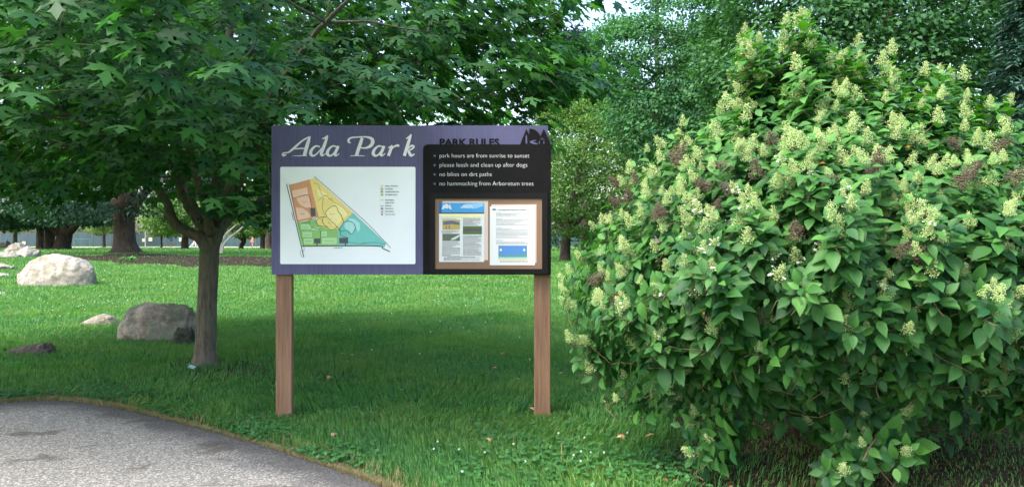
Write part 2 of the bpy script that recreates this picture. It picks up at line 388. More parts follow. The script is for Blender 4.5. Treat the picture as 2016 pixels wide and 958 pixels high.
# posts
nW = NT('post wood'); v = nW.co('Object', (1, 1, .06)); f = nW.noise(v, 28, 6, .65); f2 = nW.noise(nW.co('Object', (1, 1, .12)), 7, 4)
c = nW.ramp(f, [(.28, (.135, .07, .042)), (.5, (.225, .13, .08)), (.72, (.30, .18, .115))]); c = nW.mix(nW.ramp(f2, [(.5, 0.0), (.7, .55)]), c, (.14, .078, .052))
nW.bump(f, .35, .006); m_wood = nW.base(c, .7, .25)
for cx0, cx1 in ((539, 571), (1052, 1084.5)):
    x0, x1 = S(cx0, 0)[0], S(cx1, 0)[0]; yy0, yy1 = YS + .052, YS + .115; ch = .006
    ring = [(x0 + ch, yy0), (x1 - ch, yy0), (x1, yy0 + ch), (x1, yy1 - ch), (x1 - ch, yy1), (x0 + ch, yy1), (x0, yy1 - ch), (x0, yy0 + ch)]
    V = [(x, y, z) for z in (-.05, .5, 1.2, 1.8, 2.5) for x, y in ring]; q = [[k * 8 + j, k * 8 + (j + 1) % 8, k * 8 + 8 + (j + 1) % 8, k * 8 + 8 + j] for k in range(4) for j in range(8)]
    mesh('post', V, [q, [[32 + j for j in range(8)]], [[7 - j for j in range(8)]]], m_wood, sign, loc=((x0 + x1) / 2, (yy0 + yy1) / 2, 0), smooth=False)
# black panel with the tree / hill / house emblem rising out of its top edge
arc = [(1042.2 + 22.5 * math.sin(R(t)) , 275.5 - 21.5 * math.cos(R(t))) for t in range(0, 80, 9)]
outline = [(833.5, 540)] + [(833.5, 293), (835, 289), (838, 286.3), (842, 285)] + [(1024, 285), (1036, 254.5), (1041.8, 266)] + arc + [(1064.5, 267), (1070.5, 254.5), (1084.5, 285), (1084.5, 540)]
mb = MB(); slab(mb, outline, .0005, .022); panel = mb.build('rules_panel', m_black, sign)
mb = MB()
slab(mb, [(1035.3, 266.5), (1036.8, 266.5), (1037.6, 271), (1037.8, 280), (1037, 284), (1035.6, 284), (1034.6, 281), (1034.6, 271)], .0225, .0235)
slab(mb, [(1042.6, 279.5), (1047, 277.6), (1055, 276), (1056.5, 277), (1050, 279.3), (1051, 280.6), (1058.5, 283), (1058, 285), (1050, 284.6), (1043.5, 281.6)], .0225, .0237)
slab(mb, [(1063, 276), (1066.5, 271.5), (1072, 276.5), (1071, 277), (1066.5, 273), (1063.8, 276.6)], .0225, .0236)
slab(mb, [(1060.6, 279), (1062.4, 278), (1062.4, 284), (1060.6, 284)], .0225, .0234); slab(mb, [(1069.5, 278.5), (1071.5, 278.5), (1071.5, 284), (1069.5, 284)], .0225, .0234)
mb.build('emblem', m_purple, panel)

# writing
def text(name, body, x0, x1, ybase, cap, mat, parent, off, bold=0.0, depth=.0012, rot=0, xh=None):
    cu = bpy.data.curves.new('t', 'FONT'); cu.body = body; cu.size = 1; cu.offset = bold; cu.resolution_u = 3
    to = bpy.data.objects.new('t', cu); COL.objects.link(to); dg = bpy.context.evaluated_depsgraph_get(); dg.update()
    me = bpy.data.meshes.new_from_object(to.evaluated_get(dg)); bpy.data.objects.remove(to); bpy.data.curves.remove(cu)
    nv = len(me.vertices); v = np.zeros(nv * 3); me.vertices.foreach_get('co', v); v = v.reshape(-1, 3)
    F = [list(p.vertices) for p in me.polygons]; bpy.data.meshes.remove(me)
    w = v[:, 0].max() - v[:, 0].min(); sx = (x1 - x0) / w; sy = cap / .73
    q = np.column_stack([(v[:, 0] - v[:, 0].min()) * sx, -v[:, 1] * sy])
    if rot: a = R(rot); q = q @ np.array([[math.cos(a), math.sin(a)], [-math.sin(a), math.cos(a)]])
    V = np.array([S(x0 + a, ybase + b, off) for a, b in q])
    V2 = V.copy(); V2[:, 1] += depth
    fs = {}
    for f in F: fs.setdefault(len(f), []).append(f)
    o = mesh(name, V, [np.array(k) for k in fs.values()], mat, parent, smooth=False); md = o.modifiers.new('th', 'SOLIDIFY'); md.thickness = depth; md.offset = -1
    return o
text('heading', 'PARK RULES', 865.5, 983, 286.6, 13.8, m_black, sign, .003, bold=.034, depth=.0025)
for i, (s, x1) in enumerate((('park hours are from sunrise to sunset', 1042), ('please leash and clean up after dogs', 1038), ('no bikes on dirt paths', 968), ('no hammocking from Arboretum trees', 1050))):
    y = 310.8 + 18.2 * i
    text('rule_text', s, 866, x1, y, 8.6, m_ltext, panel, .024, bold=-.014)
    b = MB(); slab(b, [(856.2 + 2.5 * math.cos(t), y - 3.4 + 2.5 * math.sin(t)) for t in np.linspace(0, 6.283, 12, endpoint=False)], .0222, .0245); b.build('bullet', m_purple, panel)
# title lettering, written with a broad pen: (points, widths) in zoomed units
STR = [
 ([(104, 197), (90, 205), (83, 198), (92, 188), (118, 185), (150, 160), (195, 120), (232, 97), (250, 89)], [5, 9, 10, 5, 7, 10, 8, 6, 3]),
 ([(249, 88), (240, 115), (226, 160), (214, 206)], [5, 14, 16, 15]),
 ([(134, 166), (170, 163), (222, 161)], [3, 6, 5]),
 ([(166, 207), (200, 205.5), (230, 206.5)], [3, 4, 3]), ([(140, 207), (166, 206.8)], [1, 3]),
 ([(310, 152), (285, 147), (262, 165), (252, 190), (262, 205), (280, 202), (305, 178), (318, 160)], [5, 7, 11, 14, 11, 7, 5, 4]),
 ([(322, 103), (340, 97), (356, 83)], [3, 8, 5]), ([(355, 84), (342, 125), (326, 168), (317, 193), (322, 204), (334, 200), (343, 192)], [8, 13, 14, 13, 9, 5, 3]),
 ([(412, 152), (388, 147), (364, 165), (354, 190), (364, 205), (382, 202), (403, 178), (415, 160)], [6, 7, 11, 14, 11, 7, 5, 4]),
 ([(421, 147), (410, 172), (400, 194), (404, 205), (416, 201), (427, 191)], [11, 13, 13, 9, 5, 3]),
 ([(496, 128), (484, 122), (484, 108), (500, 97), (540, 93), (590, 92), (622, 102), (630, 122), (618, 145), (590, 158), (560, 158), (548, 152)], [4, 9, 9, 7, 6, 7, 13, 16, 14, 8, 5, 3]),
 ([(566, 98), (556, 130), (542, 170), (531, 204)], [12, 15, 15, 14]), ([(493, 207), (531, 205.4), (580, 206.6)], [3, 4, 3]),
 ([(691, 152), (667, 147), (643, 165), (633, 190), (643, 205), (661, 202), (682, 178), (694, 160)], [6, 7, 11, 14, 11, 7, 5, 4]),
 ([(700, 147), (689, 172), (679, 194), (683, 205), (695, 201), (706, 191)], [11, 13, 13, 9, 5, 3]),
 ([(723, 158), (737, 152), (748, 142)], [3, 7, 4]), ([(748, 143), (739, 170), (725, 207)], [8, 13, 13]), ([(736, 178), (755, 155), (770, 146), (784, 144), (786, 152)], [4, 6, 8, 11, 8]),
 ([(832, 101), (848, 95), (864, 76)], [3, 8, 5]), ([(863, 77), (850, 118), (836, 162), (822, 207)], [8, 13, 14, 13]),
 ([(838, 178), (852, 156), (866, 145), (879, 149), (874, 160), (856, 172), (842, 175)], [3, 6, 8, 9, 8, 6, 3]), ([(845, 173), (854, 190), (862, 204), (876, 201), (884, 193)], [6, 13, 12, 7, 3])]
mb = MB()
for i, (pts, ws) in enumerate(STR):
    q = smooth_line([(p[0], p[1], w) for p, w in zip(pts, ws)], 6); t = norm(np.gradient(q[:, :2], axis=0)); nn = np.stack([-t[:, 1], t[:, 0]], -1)
    L_, R_ = q[:, :2] + nn * q[:, 2:3] * .5, q[:, :2] - nn * q[:, 2:3] * .5; m = len(q)
    h = .0022 + .0001 * i
    L_, R_ = q[:, :2] + nn * q[:, 2:3] * .68, q[:, :2] - nn * q[:, 2:3] * .68
    V = np.array([S(*Z(*p), h) for p in L_] + [S(*Z(*p), h) for p in R_] + [S(*Z(*p), .001) for p in L_] + [S(*Z(*p), .001) for p in R_])
    k = np.arange(m - 1); fc = [np.stack([k, k + 1, m + k + 1, m + k], -1), np.stack([k, 2 * m + k, 2 * m + k + 1, k + 1], -1), np.stack([m + k, m + k + 1, 3 * m + k + 1, 3 * m + k], -1), np.array([[0, m, 3 * m, 2 * m], [m - 1, 3 * m - 1, 4 * m - 1, 2 * m - 1]])]
    mb.add(V, np.vstack(fc))
mb.build('title_lettering', m_letter, sign)

# map panel and what is printed on it
mb = MB(); slab(mb, rrect(552, 328.5, 818, 519.5, 3), .0005, .006); mp = mb.build('map_panel', m_white, sign)
lay = [0]
def pr(name, polys, mat, one=None):
    if one is None and name in ('light_fields', 'clearings', 'lawns', 'pond', 'parking_lots', 'roads', 'trail_lines', 'legend_symbols', 'legend_marker'):
        nm = dict(light_fields='ball_field', clearings='clearing', lawns='sports_lawn', parking_lots='parking_lot', roads='road_line', trail_lines='trail_line', legend_symbols='legend_symbol').get(name, name)
        return [pr(nm, [p_], mat, 1) for p_ in polys]
    m_ = MB(); lay[0] += 1; o = .0062 + .00004 * lay[0]
    for p in polys: slab(m_, [Z(*q) for q in p], .0061, o)
    return m_.build(name, mat, mp)
def line(pts, w, closed=False):
    pts = smooth_line(pts, 4) if len(pts) > 2 else np.array(pts, float); t = norm(np.gradient(pts, axis=0)); nn = np.stack([-t[:, 1], t[:, 0]], -1) * w / 2
    return [tuple(x) for x in np.vstack([pts + nn, (pts - nn)[::-1]])]
pr('baseball_area', [[(121, 384), (247, 350), (302, 577), (270, 580), (255, 595), (215, 600), (168, 614)]], m_orange)
pr('nature_area', [[(247, 350), (278, 340), (510, 552), (450, 612), (420, 650), (372, 655), (300, 628), (285, 600), (302, 577)]], m_yell)
pr('pond_area', [[(510, 552), (712, 738), (700, 765), (655, 752), (420, 752), (420, 650), (450, 612)]], m_teal)
pr('recreation_area', [[(168, 614), (255, 595), (285, 588), (300, 628), (372, 655), (420, 650), (420, 752), (200, 752)]], m_green)
pr('light_fields', [[(165, 462), (240, 445), (258, 520), (225, 522), (195, 508), (175, 485)], [(162, 520), (200, 522), (240, 548), (252, 575), (245, 582), (175, 597)], [(140, 418), (232, 398), (238, 440), (148, 462)]], m_salmon)
pr('clearings', [[(290, 405), (340, 430), (372, 470), (330, 460), (300, 450)], [(345, 548), (372, 515), (410, 512), (440, 575), (440, 600), (400, 640), (350, 585)], [(400, 490), (450, 520), (480, 560), (445, 590)]], m_ltyel)
pr('lawns', [[(193, 622), (258, 622), (258, 652), (193, 652)], [(204, 668), (262, 668), (262, 700), (204, 700)], [(212, 708), (268, 708), (268, 742), (212, 742)], [(322, 704), (412, 704), (412, 742), (322, 742)], [(318, 665), (352, 665), (352, 695), (318, 695)], [(262, 640), (305, 640), (308, 658), (262, 656)]], m_lgreen)
pr('pond', [[(462, 612), (480, 604), (510, 612), (524, 640), (515, 672), (500, 680), (490, 660), (470, 655), (458, 635)], [(485, 585), (520, 590), (550, 615), (555, 650), (540, 672), (530, 640), (505, 605), (485, 600)]], m_ltteal)
pr('parking_lots', [[(250, 523), (280, 523), (284, 572), (256, 575)], [(274, 708), (314, 708), (314, 738), (296, 738), (296, 752), (288, 752), (288, 738), (274, 738)], [(427, 704), (481, 704), (481, 738), (470, 738), (470, 752), (462, 752), (462, 738), (427, 738)]], m_grey)
pr('roads', [line([(107, 378), (160, 600), (212, 822)], 5), line([(200, 755), (640, 753), (690, 768), (735, 788)], 6), line([(274, 331), (430, 466), (600, 618), (740, 766)], 2.6)], m_ink)
pr('railroad_ties', [line([(a, b + 3), (a + 5, b - 5)], 1.2) for a, b in [(280 + 12.5 * i, 336 + 11.6 * i) for i in range(36)]], m_ink)
pr('trail_lines', [line(p, w) for p, w in (([(285, 605), (310, 580), (350, 575), (345, 548), (380, 515), (410, 515), (420, 545), (440, 570), (452, 610), (430, 650)], 3), ([(285, 605), (300, 628), (340, 635), (375, 655), (400, 650), (418, 635)], 3), ([(350, 575), (380, 605), (425, 650), (440, 690), (480, 704)], 3), ([(245, 610), (262, 640), (300, 650), (312, 665), (314, 708)], 3), ([(302, 577), (250, 595), (240, 610), (200, 612)], 2.4), ([(455, 612), (480, 604), (512, 614), (524, 645), (500, 682), (470, 660), (440, 665), (430, 650)], 3), ([(270, 375), (300, 380), (320, 440), (360, 450)], 1.4), ([(300, 480), (340, 450), (400, 490), (450, 520), (480, 555)], 1.4), ([(330, 460), (325, 520), (340, 570)], 1.4), ([(480, 730), (560, 740), (640, 732), (708, 745)], 1.8), ([(142, 466), (240, 445), (258, 520)], 2.2), ([(121, 376), (165, 560), (214, 770), (190, 785), (202, 824)], 1.6), ([(330, 580), (325, 610), (355, 640)], 2.4))], m_ink)
pr('trail_dots', [[(x, y), (x + 2.2, y), (x + 2.2, y + 2.2), (x, y + 2.2)] for x, y in [(random.Random(i).uniform(300, 410), random.Random(i + 99).uniform(585, 640)) for i in range(46)]], m_ink)
for (y, mm) in ((390, m_yell), (408, flat('sky blue print', lin(110, 195, 210))), (425, flat('rust print', lin(215, 125, 85))), (442, m_green)):
    pr('legend_swatch', [[(679, y - 6.5), (694, y - 6.5), (694, y + 6.5), (679, y + 6.5)]], mm)
pr('legend_symbols', [line([(674, 476), (698, 476)], 1.6), line([(676, 510), (698, 510)], 2.6), [(680, 522), (686, 522), (686, 531), (680, 531)], [(688, 522), (694, 522), (694, 531), (688, 531)], line([(687 + 7 * math.cos(t), 544.5 + 7 * math.sin(t)) for t in np.linspace(0, 6.28, 12)], 1.4), line([(687, 541), (687, 549)], 2.4)], m_ink)
pr('legend_marker', [[(686.5 + 6.5 * math.cos(t), 562 + 6.5 * math.sin(t)) for t in np.linspace(0, 6.283, 12, endpoint=False)], [(427 + 4 * math.cos(t), 686 + 4 * math.sin(t)) for t in np.linspace(0, 6.283, 10, endpoint=False)]], flat('marker print', lin(220, 130, 100)))
for s, y, x1 in (('Nature Trail Area', 393, 783), ('Pond Area', 410.5, 752), ('Baseball Field Area', 427.5, 791), ('Recreation Zone', 445, 780), ('Paved Paths', 478.5, 760), ('Hiking Trails', 495.5, 761), ('Railroad', 512.5, 743), ('Restrooms', 529.5, 755), ('Information', 547, 760), ('You Are Here', 564.5, 767)):
    a = Z(707, y); b = Z(x1, y); text('legend_text', s, a[0], b[0], a[1], 2.3, m_ink, mp, .0100, bold=.02, depth=.0006)
a = Z(395, 768); text('street_name', 'Grand River Dr', a[0], a[0] + 17, a[1], 1.9, m_ink, mp, .0100, bold=.03, depth=.0006)
a = Z(137, 553); text('street_name', 'Buttrick Ave', a[0], a[0] + 15, a[1], 1.7, m_ink, mp, .0100, bold=.03, depth=.0006, rot=76)
for (u, v, w_, s) in ((205, 490, 26, 'Baseball Field'), (192, 560, 24, 'Baseball Field'), (204, 643, 40, 'Tennis Courts'), (215, 690, 34, 'Soccer Field'), (222, 726, 38, 'Lacrosse Field'), (345, 726, 44, 'Soccer Field'), (328, 683, 18, 'Playground'), (362, 470, 28, 'Arboretum'), (370, 562, 32, 'Nature Trail'), (440, 724, 28, 'Parking'), (562, 737, 34, 'Boardwalk')):
    a = Z(u, v); text('place_name', s, a[0], a[0] + w_ / 3.09, a[1], 1.5, m_ink, mp, .0100, depth=.0005)

# notice case: frame bars round a cork back
m_case = plain('case frame', (.008, .0075, .007), .6, .15, .2, 20)
case = MB()
for q in ([(847, 380), (1078, 380), (1067, 391), (857, 391)], [(847, 380), (857, 391), (857, 529), (847, 538.5)], [(1078, 380), (1078, 538.5), (1067, 529), (1067, 391)], [(847, 538.5), (857, 529), (1067, 529), (1078, 538.5)]):
    slab(case, q, .0222, .036)
fr_ = case.build('case_frame', m_case, panel)
nC = NT('cork'); f = nC.noise(nC.co(), 120, 4, .7); m_cork = nC.base(nC.ramp(f, [(.3, (.20, .125, .08)), (.7, (.29, .185, .125))]), .9, .1)
mb = MB(); slab(mb, [(857.2, 391.2), (1066.8, 391.2), (1066.8, 528.8), (857.2, 528.8)], .0222, .025); mb.build('cork_back', m_cork, panel)
# two notices, each a top-level thing, each over a pale plastic backing sheet
m_paper = plain('paper', (.70, .70, .70), .6, .3, .01); nB = NT('plastic sleeve'); nB.base((.62, .50, .44), .3, .4); m_sleeve = nB.m
def notice(label, sheet, back, build):
    t = thing('notice_sheet', label, 'notice', S(sheet[0], sheet[3], .03), 'notices pinned in the sign case')
    b = MB(); slab(b, [(back[0], back[1]), (back[2], back[1]), (back[2], back[3]), (back[0], back[3])], .0252, .0262); b.build('backing_sheet', m_sleeve, t)
    b = MB(); slab(b, [(sheet[0], sheet[1]), (sheet[2], sheet[1]), (sheet[2], sheet[3]), (sheet[0], sheet[3])], .0265, .0285); b.build('paper', m_paper, t)
    lv = [0]
    def q(name, polys, mat):
        m_ = MB(); lv[0] += 1
        for p in polys: slab(m_, p, .0286, .0287 + .00015 * lv[0])
        return m_.build(name, mat, t)
    build(t, q)
def rc(x0, y0, x1, y1): return [(x0, y0), (x1, y0), (x1, y1), (x0, y1)]
def lines(x0, x1, y0, y1, step, seed, h=.75, bold_first=False):
    r = random.Random(seed); out = []; y = y0
    while y < y1:
        x = x0; xe = x1 if r.random() < .7 else x0 + (x1 - x0) * r.uniform(.4, .9)
        while x < xe:
            w = r.uniform(1.2, 5); out.append(rc(x, y, min(x + w, xe), y + h)); x += w + .7
        y += step
    return out
m_faint = flat('printed words', (.09, .09, .10)); m_blue = flat('blue print', lin(70, 150, 205)); m_dblue = flat('dark blue print', lin(35, 95, 160))
def n1(t, q):
    q('header', [rc(865, 399.5, 953.5, 418.5)], m_blue); q('header_edge', [rc(865, 399.5, 870, 418.5)], m_dblue)
    q('header_cloud', [[(905, 410), (915, 402), (930, 401), (952, 400), (952, 406), (935, 411)]], flat('pale blue print', lin(140, 190, 225)))
    q('emblem', [[(870, 412), (874.5, 401.5), (877, 405), (877, 401.5), (882, 402), (884.5, 405.5), (886, 401.5), (890, 412), (886, 412), (884, 409), (880, 411), (876, 409.5), (874, 412)]], m_paper)
    q('date_bar', [rc(865, 418.5, 953.5, 420.6)], m_ink); q('highlight', [rc(868, 423, 950.5, 427)], flat('highlighter print', lin(240, 230, 130)))
    text('heading', 'ADA', 910, 932, 409.3, 5.6, m_paper, t, .0305, bold=.02, depth=.0008)
    q('photo_print', [rc(871.5, 432.5, 905.8, 452)], flat('ochre print', lin(185, 160, 95))); q('photo_print', [[(872, 436), (890, 434), (905.5, 438), (905.5, 443), (890, 441), (874, 443)], rc(878, 445, 880, 451), rc(884, 444, 886, 451)], flat('slate print', lin(100, 105, 120)))
    q('photo_print', [rc(871.5, 460, 905.8, 474)], flat('olive print', lin(95, 105, 88))); q('photo_print', [[(888, 470), (900, 464), (905.6, 461.5), (905.6, 465), (897, 471), (889, 472.5)]], flat('grey white print', lin(200, 205, 205)))
    q('photo_print', [rc(911.7, 445, 949, 461)], flat('leaf print', lin(82, 112, 68))); q('photo_print', [[(912, 452), (922, 448), (940, 450), (948.8, 449), (948.8, 455), (912, 456.5)]], flat('shed print', lin(90, 84, 82)))
    q('printed_text', lines(870, 904, 453.8, 459, 2.1, 1) + lines(871, 906, 476, 504.5, 2.25, 2) + lines(912, 946, 429.5, 444, 2.2, 3) + lines(912, 948, 463.6, 503, 2.25, 4) + lines(874, 945, 506.5, 512.5, 2.1, 5), m_faint)
    q('title_line', lines(870, 905, 430, 431, 3, 6) + lines(882, 936, 505.2, 505.5, 3, 7), flat('green words', lin(60, 110, 75)))
def n2(t, q):
    text('heading', 'Ada Township Parks Protocols due to COVID-19', 981, 1036, 414.2, 2.3, m_ink, t, .0305, bold=.02, depth=.0008)
    q('emblem', [[(969, 414), (971, 410), (973, 412), (974.5, 409.6), (976.5, 414)]], m_faint)
    L = []
    for k, (a, b) in enumerate(((418, 426), (430, 444), (447.5, 469), (472.5, 481))):
        L += lines(976.5, 990, a, a + .5, 3, k); L += lines(977, 1040, a + 2.6, b, 2.45, k + 20)
    q('printed_text', L + lines(984, 1040, 512.5, 516.5, 2.1, 9), m_faint)
    q('picture', [rc(981.3, 483, 1037.5, 510.5)], flat('picture sky', lin(85, 135, 195)))
    q('picture_hills', [[(981.5, 506), (981.5, 502), (985, 501), (988, 503.5), (994, 502.5), (1000, 504), (1006, 501.5), (1012, 504), (1018, 501), (1024, 503.5), (1030, 501.5), (1037.3, 502), (1037.3, 506)]], flat('picture green', lin(90, 160, 90)))
    q('picture_water', [rc(981.5, 506, 1037.3, 508.6)], flat('picture water', lin(150, 200, 215))); q('picture_sand', [rc(981.5, 508.6, 1037.3, 510.4)], flat('picture sand', lin(220, 195, 120)))
    q('picture_marks', [[(986 + 2.2 * math.cos(a), 491.5 + 2.6 * math.sin(a)) for a in np.linspace(0, 6.283, 9, endpoint=False)], [(1032 + 2 * math.cos(a), 491.5 + 2.4 * math.sin(a)) for a in np.linspace(0, 6.283, 9, endpoint=False)]], flat('picture cream', lin(235, 220, 170)))
notice('notice with a blue header and small photographs, pinned left in the case', (865, 399.5, 953.5, 515), (871.5, 396, 961, 511.5), n1)
notice('plain white notice with a blue picture at its foot, pinned right in the case', (964.5, 406.3, 1053, 521.5), (967.5, 402.5, 1056, 517), n2)

# ------------------------------------------------------------------ rocks
def rockmat(name, a, b, c_, sc=6, stain=(.05, .05, .04), amt=.4):
    n = NT(name); f = n.noise(n.co(), sc, 8, .7); f2 = n.noise(n.co(), sc * .62, 6, .7); f3 = n.noise(n.co(), sc * 9, 4, .8)
    c = n.ramp(f, [(.38, a), (.5, b), (.62, c_)]); c = n.mix(n.ramp(f2, [(.47, 0.0), (.54, amt)]), c, stain)
    c = n.mix(n.ramp(f3, [(.3, .35), (.55, 0.0)]), c, tuple(x * .4 for x in a)); n.bump(f3, .9, .035); return n.base(c, .9, .15)
m_pale = rockmat('pale granite', (.18, .165, .145), (.33, .305, .27), (.45, .42, .375), 5, (.23, .215, .14), .5)
m_brown = rockmat('pinkish granite', (.15, .125, .11), (.37, .32, .285), (.55, .49, .43), 4, (.17, .21, .175), .7)
m_mossy = rockmat('mossy stone', (.035, .04, .036), (.07, .08, .07), (.13, .14, .12), 9, (.04, .065, .045), .6)
m_dark = rockmat('dark stone', (.07, .06, .055), (.14, .125, .12), (.26, .24, .23), 6, (.05, .045, .04), .5)
def rock(label, x0, x1, ytop, ybase, mat, seed, group='rocks lying in the grass', prof=None, depth=.8, rough=.13, sink=.12, yoff=0, cuts=7, name='boulder', cat='rock', facets=True):
    g = G((x0 + x1) / 2, ybase + yoff); Y = g[1]; k = Y / FPX; w = (x1 - x0) * k / 2; h = (ybase - ytop) * k
    bm = bmesh.new(); bmesh.ops.create_icosphere(bm, subdivisions=6, radius=1)
    r = np.random.RandomState(seed); pl = norm(r.randn(cuts, 3)); pd = .72 + .25 * r.rand(cuts)
    V = np.array([v.co[:] for v in bm.verts]); F = np.array([[v.index for v in f.verts] for f in bm.faces]); bm.free()
    if facets:
        for nrm, d_ in zip(pl, pd):
            s = V @ nrm; V = V - nrm[None] * (np.maximum(0, s - d_) * .85)[:, None]
    nz = np.array([noise.fractal(Vector(p * 1.4 + seed), .9, 2.1, 5) for p in V]); V = V * (1 + rough * nz)[:, None]
    nz = np.array([noise.fractal(Vector(p * 6 + seed), .8, 2.2, 3) for p in V]); V = V * (1 + rough * .32 * nz)[:, None]
    V[:, 0] = (V[:, 0] - V[:, 0].min()) / np.ptp(V[:, 0]) * 2 - 1
    V[:, 2] = np.sign(V[:, 2]) * np.abs(V[:, 2]) ** .9; V[:, 2] /= V[:, 2].max()
    if prof is not None:                    # height of the crest along x, -1 .. 1
        xs = np.linspace(-1, 1, len(prof)); base = np.sqrt(np.clip(1 - V[:, 0] ** 2, .02, 1)); V[:, 2] = np.where(V[:, 2] > 0, V[:, 2] / base * np.interp(V[:, 0], xs, prof), V[:, 2])
        V[:, 2] = np.where(V[:, 2] > 0, V[:, 2] / V[:, 2].max(), V[:, 2])
    V = V * np.array([w, w * depth, 1]); V[:, 2] = np.where(V[:, 2] > 0, V[:, 2] * h, V[:, 2] * h * .3 - .02)
    ks = (Y + w * depth * .55) / Y; V = V * [ks, 1, ks]
    L_ = np.array([g[0] * ks, Y + w * depth * .8, g[2] - .01]); tag(mesh(name, V + L_, F, mat, loc=L_, smooth=True), label, cat, group)
rock('large pale domed boulder, the widest rock, at the left', 30, 185, 500, 563, m_pale, 3, prof=[.25, .72, .93, 1, .93, .78, .3], rough=.06, depth=.6)
rock('pinkish brown boulder half green with lichen, beside the maple trunk', 227, 383, 597, 671, m_brown, 12, prof=[.45, .88, 1, 1, .96, .84, .5], rough=.07, depth=.55, cuts=9)
rock('small dark mossy stone leaning on the brown boulder near the maple trunk', 339, 385, 640, 678, m_mossy, 7, prof=[.5, .95, 1, 1, .95, .6], rough=.1, depth=.6, yoff=2)
rock('low pale stone just left of the brown boulder', 154, 230, 618, 641, m_pale, 23, prof=[.15, .5, .85, 1, .8, .4], rough=.08, depth=.7)
rock('flat dark grey stone nearest the path at the far left', 6, 107, 674, 700, m_dark, 31, prof=[.35, .6, .75, .9, 1, .9], rough=.12, depth=.4, cuts=10)
rock('pale boulder on top of the pile behind the large pale boulder', 8, 62, 477, 499, m_pale, 41, prof=[.3, .8, 1, 1, .7, .3], group='rock pile at the left edge')
rock('brown boulder at the right end of the rock pile', 32, 75, 484, 506, m_brown, 42, prof=[.5, .9, 1, .8, .4], group='rock pile at the left edge')
rock('long brown boulder low in the rock pile at the left edge', -60, 45, 487, 508, m_brown, 43, prof=[.7, 1, 1, .9, .6, .3], group='rock pile at the left edge', depth=.35)
rock('dark upright boulder at the top left of the rock pile', -22, 17, 466, 488, m_dark, 44, prof=[.8, 1, 1, .9, .7], group='rock pile at the left edge')
rock('small pale stone far back to the right of the rock pile', 16, 48, 472, 481, m_pale, 45, prof=[.5, 1, .9, .6], group='rock pile at the left edge')
rock('pale stone cut by the left edge, upper of two', -30, 25, 511, 531, m_pale, 46, prof=[.8, 1, 1, .7, .3], group='rocks at the left edge')
rock('brownish stone cut by the left edge, lower of two', -40, 21, 525, 544, m_brown, 47, prof=[.8, 1, 1, .7, .3], group='rocks at the left edge')
rock('thin sliver of pale stone in the grass at the left edge', -30, 16, 573, 579, m_pale, 48, prof=[1, 1, .8, .5, .2])
# ------------------------------------------------------------------ foliage machinery
def place(T, F, pos, tip, nrm, size, r, jit=.0, flatx=1.0):
    """copy leaf template T (k,3: across, along, normal) to every pos"""
    tip = norm(tip); nrm = norm(nrm - (nrm * tip).sum(1)[:, None] * tip); side = np.cross(tip, nrm)
    N = len(pos); k = len(T)
    cz = 1 + .9 * (r.rand(N) - .3)                     # leaves curl more or less
    V = pos[:, None] + size[:, None, None] * (T[None, :, 0:1] * side[:, None] * flatx + T[None, :, 1:2] * tip[:, None] + (T[None, :, 2:3] * cz[:, None, None]) * nrm[:, None])
    Fo = (np.arange(N)[:, None, None] * k + np.asarray(F)[None]).reshape(-1, np.asarray(F).shape[1])
    return V.reshape(-1, 3), Fo
half = [(0, 0), (.10, -.05), (.36, -.11), (.27, .03), (.40, .08), (.64, .07), (.50, .18), (.56, .28), (.72, .50), (.50, .42), (.40, .47), (.22, .34), (.19, .55), (.30, .66), (.17, .72), (0, 1.05)]
mp_ = [(x, y) for x, y in half] + [(-x, y) for x, y in half[-2:0:-1]]
MT = np.array([(0, .22, .03)] + [(x, y, -.22 * x * x - .16 * max(0, y - .2) ** 2 + .02) for x, y in mp_])
MF = np.array([[0, 1 + i, 1 + (i + 1) % len(mp_)] for i in range(len(mp_))])
ys = [(0, 0), (.16, .15), (.42, .245), (.68, .20), (.86, .10)]
HT = np.array([(0, 0, 0)] + sum([[(-w, y, .07 * w / .2 - .25 * y * y), (0, y, -.25 * y * y), (w, y, .07 * w / .2 - .25 * y * y)] for y, w in ys[1:]], []) + [(0, 1.02, -.27)])
HF = [[0, 2, 1], [0, 3, 2]]
for i in range(3):
    b = 1 + 3 * i
    HF += [[b, b + 1, b + 4], [b, b + 4, b + 3], [b + 1, b + 2, b + 5], [b + 1, b + 5, b + 4]]
HF += [[10, 11, 13], [11, 12, 13]]; HF = np.array(HF)
QT = np.array([(0, 0, 0), (.38, .45, .06), (0, 1, -.08), (-.38, .45, .06)]); QF = np.array([[0, 1, 2], [0, 2, 3]])

def grow(nodes, rads, targets, r, spread=.12, lo=.006, step=.35):
    """thin branches from the nearest limb to each target; returns lists of (pts, radii)"""
    N = [np.array(p) for p in nodes]; W = list(rads); out = []
    NN = np.array(N); WW = np.array(W)
    order = np.argsort([np.min(np.linalg.norm(NN - t, axis=1)) for t in targets])
    for i in order:
        t = targets[i]; d = np.linalg.norm(NN - t, axis=1) + .25 * (WW < .02) + np.where(NN[:, 2] > t[2] + .1, .5, 0)
        j = int(d.argmin()); a = NN[j]; L = np.linalg.norm(t - a)
        if L < .05: continue
        m_ = max(3, int(L / step) + 2); s = np.linspace(0, 1, m_)[:, None]
        p = a + (t - a) * s; off = r.randn(3) * spread * L; off[2] = abs(off[2]) * .6 - .04 * L
        p += off * (s * (1 - s) * 2.2) + np.vstack([np.zeros(3), r.randn(m_ - 2, 3) * .02 * L, np.zeros(3)])
        w0 = min(WW[j] * .7, lo + .012 * L); w = np.linspace(w0, lo * .6, m_)
        out.append((p, w)); NN = np.vstack([NN, p[1:]]); WW = np.concatenate([WW, w[1:]])
    return out

